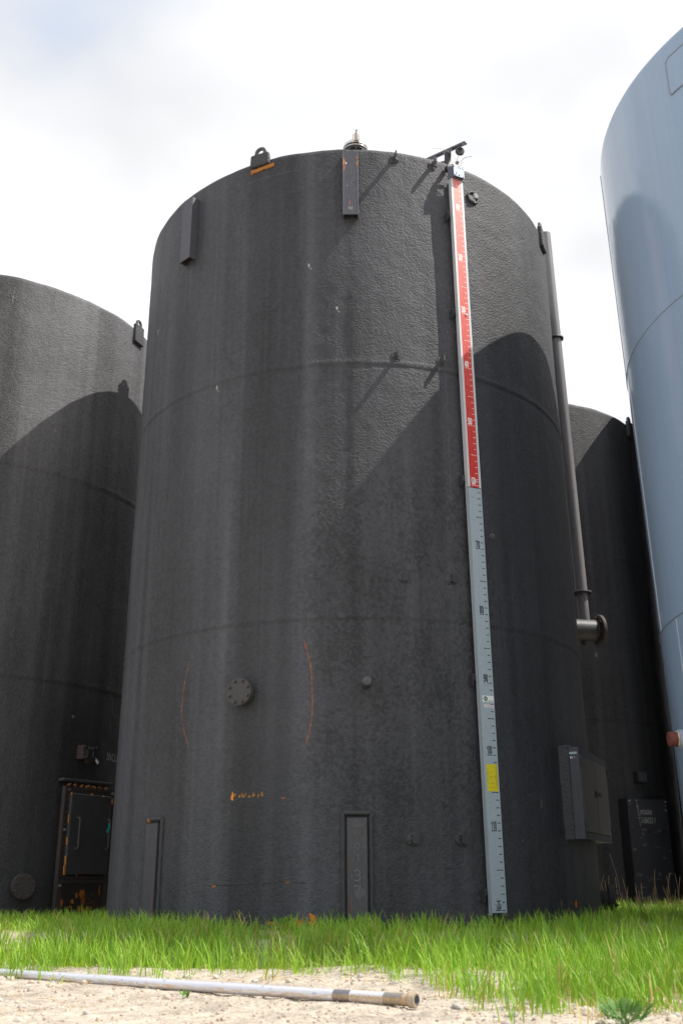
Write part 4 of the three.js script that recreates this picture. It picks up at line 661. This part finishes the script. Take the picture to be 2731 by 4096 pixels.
// ------------------------------------------------------------------ grass
const TANKS = [[0.101, -10.805], [-5.02, -12.91], [2.856, -16.63], [4.98, -7.76]];
const clear = (x, z, m = 0.02) => TANKS.every(([a, b]) => Math.hypot(x - a, z - b) > R + m);
function tuft(seed, blades, spread, hMin, hMax, width) {
  const r = rng(seed), P = [], C = [], I = [], N = 5;
  for (let b = 0; b < blades; b++) {
    const bx = (r() - 0.5) * spread, bz = (r() - 0.5) * spread, az = r() * 6.283, h = hMin + (hMax - hMin) * r(), lean = 0.05 + 0.30 * r() * r(), curl = 0.10 + 0.9 * r() * r(), w = width * (0.6 + 0.6 * r()), tw = az + 1.57 + (r() - 0.5) * 1.6, base = P.length / 3, tone = 0.8 + 0.4 * r();
    for (let k = 0; k <= N; k++) {
      const t = k / N, out = h * (lean * t + curl * t * t * t * 0.8), y = h * (t - 0.22 * curl * t * t * t), ww = w * (0.55 + 0.6 * t) * (1 - Math.pow(t, 2.4)) + 0.0004;
      const cx = bx + Math.cos(az) * out, cz = bz + Math.sin(az) * out, a2 = tw + 0.8 * t;
      P.push(cx - Math.cos(a2) * ww, y, cz - Math.sin(a2) * ww, cx + Math.cos(a2) * ww, y, cz + Math.sin(a2) * ww);
      const pale = 1 - sstep(0, 0.3, t); for (let q = 0; q < 2; q++) C.push(tone * (1 + 0.55 * pale), tone * (1 + 0.15 * pale), tone * (1 + 1.2 * pale));
    }
    for (let k = 0; k < N; k++) { const i = base + k * 2; I.push(i, i + 1, i + 2, i + 1, i + 3, i + 2); }
  }
  const g = new THREE.BufferGeometry(); g.setAttribute('position', new THREE.Float32BufferAttribute(P, 3)); g.setAttribute('color', new THREE.Float32BufferAttribute(C, 3)); g.setAttribute('uv', new THREE.Float32BufferAttribute(new Float32Array(P.length / 3 * 2), 2)); g.setIndex(I); g.computeVertexNormals(); return g;
}
const leafMat = (c) => new THREE.MeshPhysicalMaterial({ color: rgb(...c), roughness: 0.62, transmission: 0.38, thickness: 0, side: THREE.DoubleSide, vertexColors: true });
{
  const grass = new THREE.Group(); grass.name = 'grass'; scene.add(grass); tag(grass, 'bright young green grass growing round the feet of the tanks', 'grass', null, 'stuff');
  const green = leafMat([0.265, 0.480, 0.016]), r = rng(77);
  const spots = [];
  let tries = 0;
  while (spots.length < 9600 && tries++ < 400000) {
    const z = -3.95 - Math.pow(r(), 1.15) * 13, x = (r() - 0.5) * (0.80 * -z + 0.6); if (!clear(x, z)) continue;
    const e = grassEdge(x), into = e - z;
    let dens = sstep(-0.20, 0.85, into + 0.5 * (fbm(x * 3.2, z * 3.2, 151, 3) - 0.5)); dens *= 0.35 + 0.65 * sstep(0.32, 0.55, fbm(x * 1.9 + 8, z * 1.9, 152, 3));
    if (z < -12.5 && x > 1) dens *= 0.75;
    if (x < -1.0 && z < -7 && z > -8.6 && fbm(x * 1.4, z * 1.4, 155, 2) > 0.52) dens *= 0.15;
    if (into < -0.14) dens = 0;
    if (r() < dens) spots.push([x, z, into, r(), r(), r()]);
  }
  const kinds = [[tuft(1, 8, 0.09, 0.05, 0.15, 0.0026)], [tuft(2, 7, 0.10, 0.07, 0.18, 0.0030)], [tuft(3, 9, 0.08, 0.03, 0.10, 0.0026)], [tuft(4, 6, 0.08, 0.06, 0.18, 0.0036)]];
  const m4 = new THREE.Matrix4(), qq = new THREE.Quaternion(), up = new THREE.Vector3(0, 1, 0), c = new THREE.Color();
  kinds.forEach(([g], k) => {
    const mine = spots.filter((_, i) => i % 4 === k), im = new THREE.InstancedMesh(g, green, mine.length);
    mine.forEach(([x, z, into, a, b, d], i) => {
      const tall = (0.80 + 0.30 * sstep(0, 0.7, into) - 0.28 * sstep(-6.4, -8.0, z)) * (0.70 + 0.6 * b) * (x < -2 && z < -8 ? 0.8 : 1);
      im.setMatrixAt(i, m4.compose(new THREE.Vector3(x, groundY(x, z) - 0.006, z), qq.setFromAxisAngle(up, a * 6.283), new THREE.Vector3(0.9 + 0.4 * d, tall, 0.9 + 0.4 * d)));
      const dry = d > 0.955 || (z < -12.4 && x > 2.6 && d > 0.6); const t = 0.80 + 0.45 * fbm(x * 1.1, z * 1.1, 161, 2) * (0.7 + 0.5 * b); im.setColorAt(i, dry ? c.setRGB(2.0 * t, 0.85 * t, 7.5 * t) : c.setRGB(t * (0.85 + 0.35 * a), t, t * (0.7 + 0.6 * d)));
    });
    im.name = 'grass_tuft'; im.castShadow = im.receiveShadow = true; grass.add(im);
  });
}
{ // dry stalks by the rear tank
  const r = rng(414), gs = [];
  for (let k = 0; k < 90; k++) {
    const x = 3.0 + 2.6 * r(), z = -13.6 + 1.2 * r(); if (!clear(x, z, 0.05)) continue;
    const h = 0.14 + 0.32 * Math.pow(r(), 1.6), az = r() * 6.28, l = 0.05 + 0.35 * r() * r();
    gs.push(tube([[x, -0.02, z], [x + Math.cos(az) * l * 0.15 * h, h * 0.5, z + Math.sin(az) * l * 0.15 * h], [x + Math.cos(az) * l * h, h, z + Math.sin(az) * l * h]], 0.0022, 6, 4));
  }
  for (const [x, z, h, dx] of [[3.55, -13.7, 0.66, -0.10], [3.28, -13.9, 0.42, -0.02], [2.62, -13.9, 0.5, -0.16], [3.95, -13.6, 0.46, 0.03], [2.55, -13.95, 0.34, 0.08]]) gs.push(tube([[x, 0, z], [x + dx * 0.3, h * 0.55, z], [x + dx, h, z]], 0.0028, 10, 5));
  tag(mesh('dry_grass', gs, std([0.46, 0.33, 0.18], 0.8), scene), 'thin dry straw coloured stalks in front of the rear tank cover', 'dry grass', null, 'stuff');
}
// ------------------------------------------------------------------ weeds
function leafGeo(L, W, lobes) {
  const s = new THREE.Shape(); s.moveTo(0, 0); const n = 10; for (let k = 1; k <= n; k++) { const t = k / n, w = W * Math.sin(Math.PI * Math.pow(t, 0.8)) * (lobes && k % 2 ? 0.55 : 1); s.lineTo(w, t * L); } for (let k = n - 1; k >= 1; k--) { const t = k / n, w = W * Math.sin(Math.PI * Math.pow(t, 0.8)) * (lobes && k % 2 ? 0.55 : 1); s.lineTo(-w, t * L); }
  const g = new THREE.ShapeGeometry(s), p = g.attributes.position; for (let i = 0; i < p.count; i++) { const t = p.getY(i) / L; p.setZ(i, 0.25 * L * t * t + 0.3 * Math.abs(p.getX(i))); } g.computeVertexNormals(); return g.rotateX(Math.PI / 2 * 0.35);
}
const weedMat = new THREE.MeshPhysicalMaterial({ color: rgb(0.11, 0.25, 0.03), roughness: 0.6, transmission: 0.3, thickness: 0, side: THREE.DoubleSide });
const weedMat2 = new THREE.MeshPhysicalMaterial({ color: rgb(0.13, 0.27, 0.03), roughness: 0.6, transmission: 0.3, thickness: 0, side: THREE.DoubleSide });
function weed(x, z, n, L, W, spread, h, label, mat, lobes, seed) {
  const g = new THREE.Group(); g.name = unique('weed'); g.position.set(x, groundY(x, z), z); scene.add(g); tag(g, label, 'weed');
  const r = rng(seed), geos = [leafGeo(L, W, lobes), leafGeo(L * 0.8, W, lobes), leafGeo(L * 1.15, W * 0.9, lobes)], st = [];
  for (let k = 0; k < n; k++) { const a = r() * 6.28, d = spread * Math.sqrt(r()), px = Math.cos(a) * d, pz = Math.sin(a) * d, py = h * (0.25 + 0.75 * r()); mesh('leaf', geos[k % 3], mat, g, [px, py, pz], [0.2 + 0.6 * r(), Math.PI / 2 - a, (r() - 0.5) * 0.6]); if (k % 4 === 0) st.push(tube([[0, -0.01, 0], [px * 0.5, py * 0.6, pz * 0.5], [px, py, pz]], 0.0016, 6, 4)); }
  mesh('stem', st, mat, g);
}
weed(0.99, -3.92, 70, 0.05, 0.010, 0.075, 0.055, 'dark green leafy weed at the bottom right corner of the dirt', weedMat, true, 5);
weed(-0.685, -4.72, 6, 0.030, 0.009, 0.012, 0.02, 'tiny two leaved seedling on bare dirt below the pipe', weedMat2, false, 6);
weed(-1.60, -4.53, 7, 0.04, 0.012, 0.02, 0.02, 'small green sprout at the left edge of the bare dirt', weedMat2, false, 7);
weed(-1.93, -5.55, 40, 0.03, 0.006, 0.09, 0.02, 'low mossy weed under the left end of the pipe', weedMat, true, 8);

weed(-0.42, -8.30, 16, 0.05, 0.018, 0.08, 0.08, 'broad leaved weed against the foot of the middle black tank', weedMat2, false, 9);

renderer.render(scene, camera);
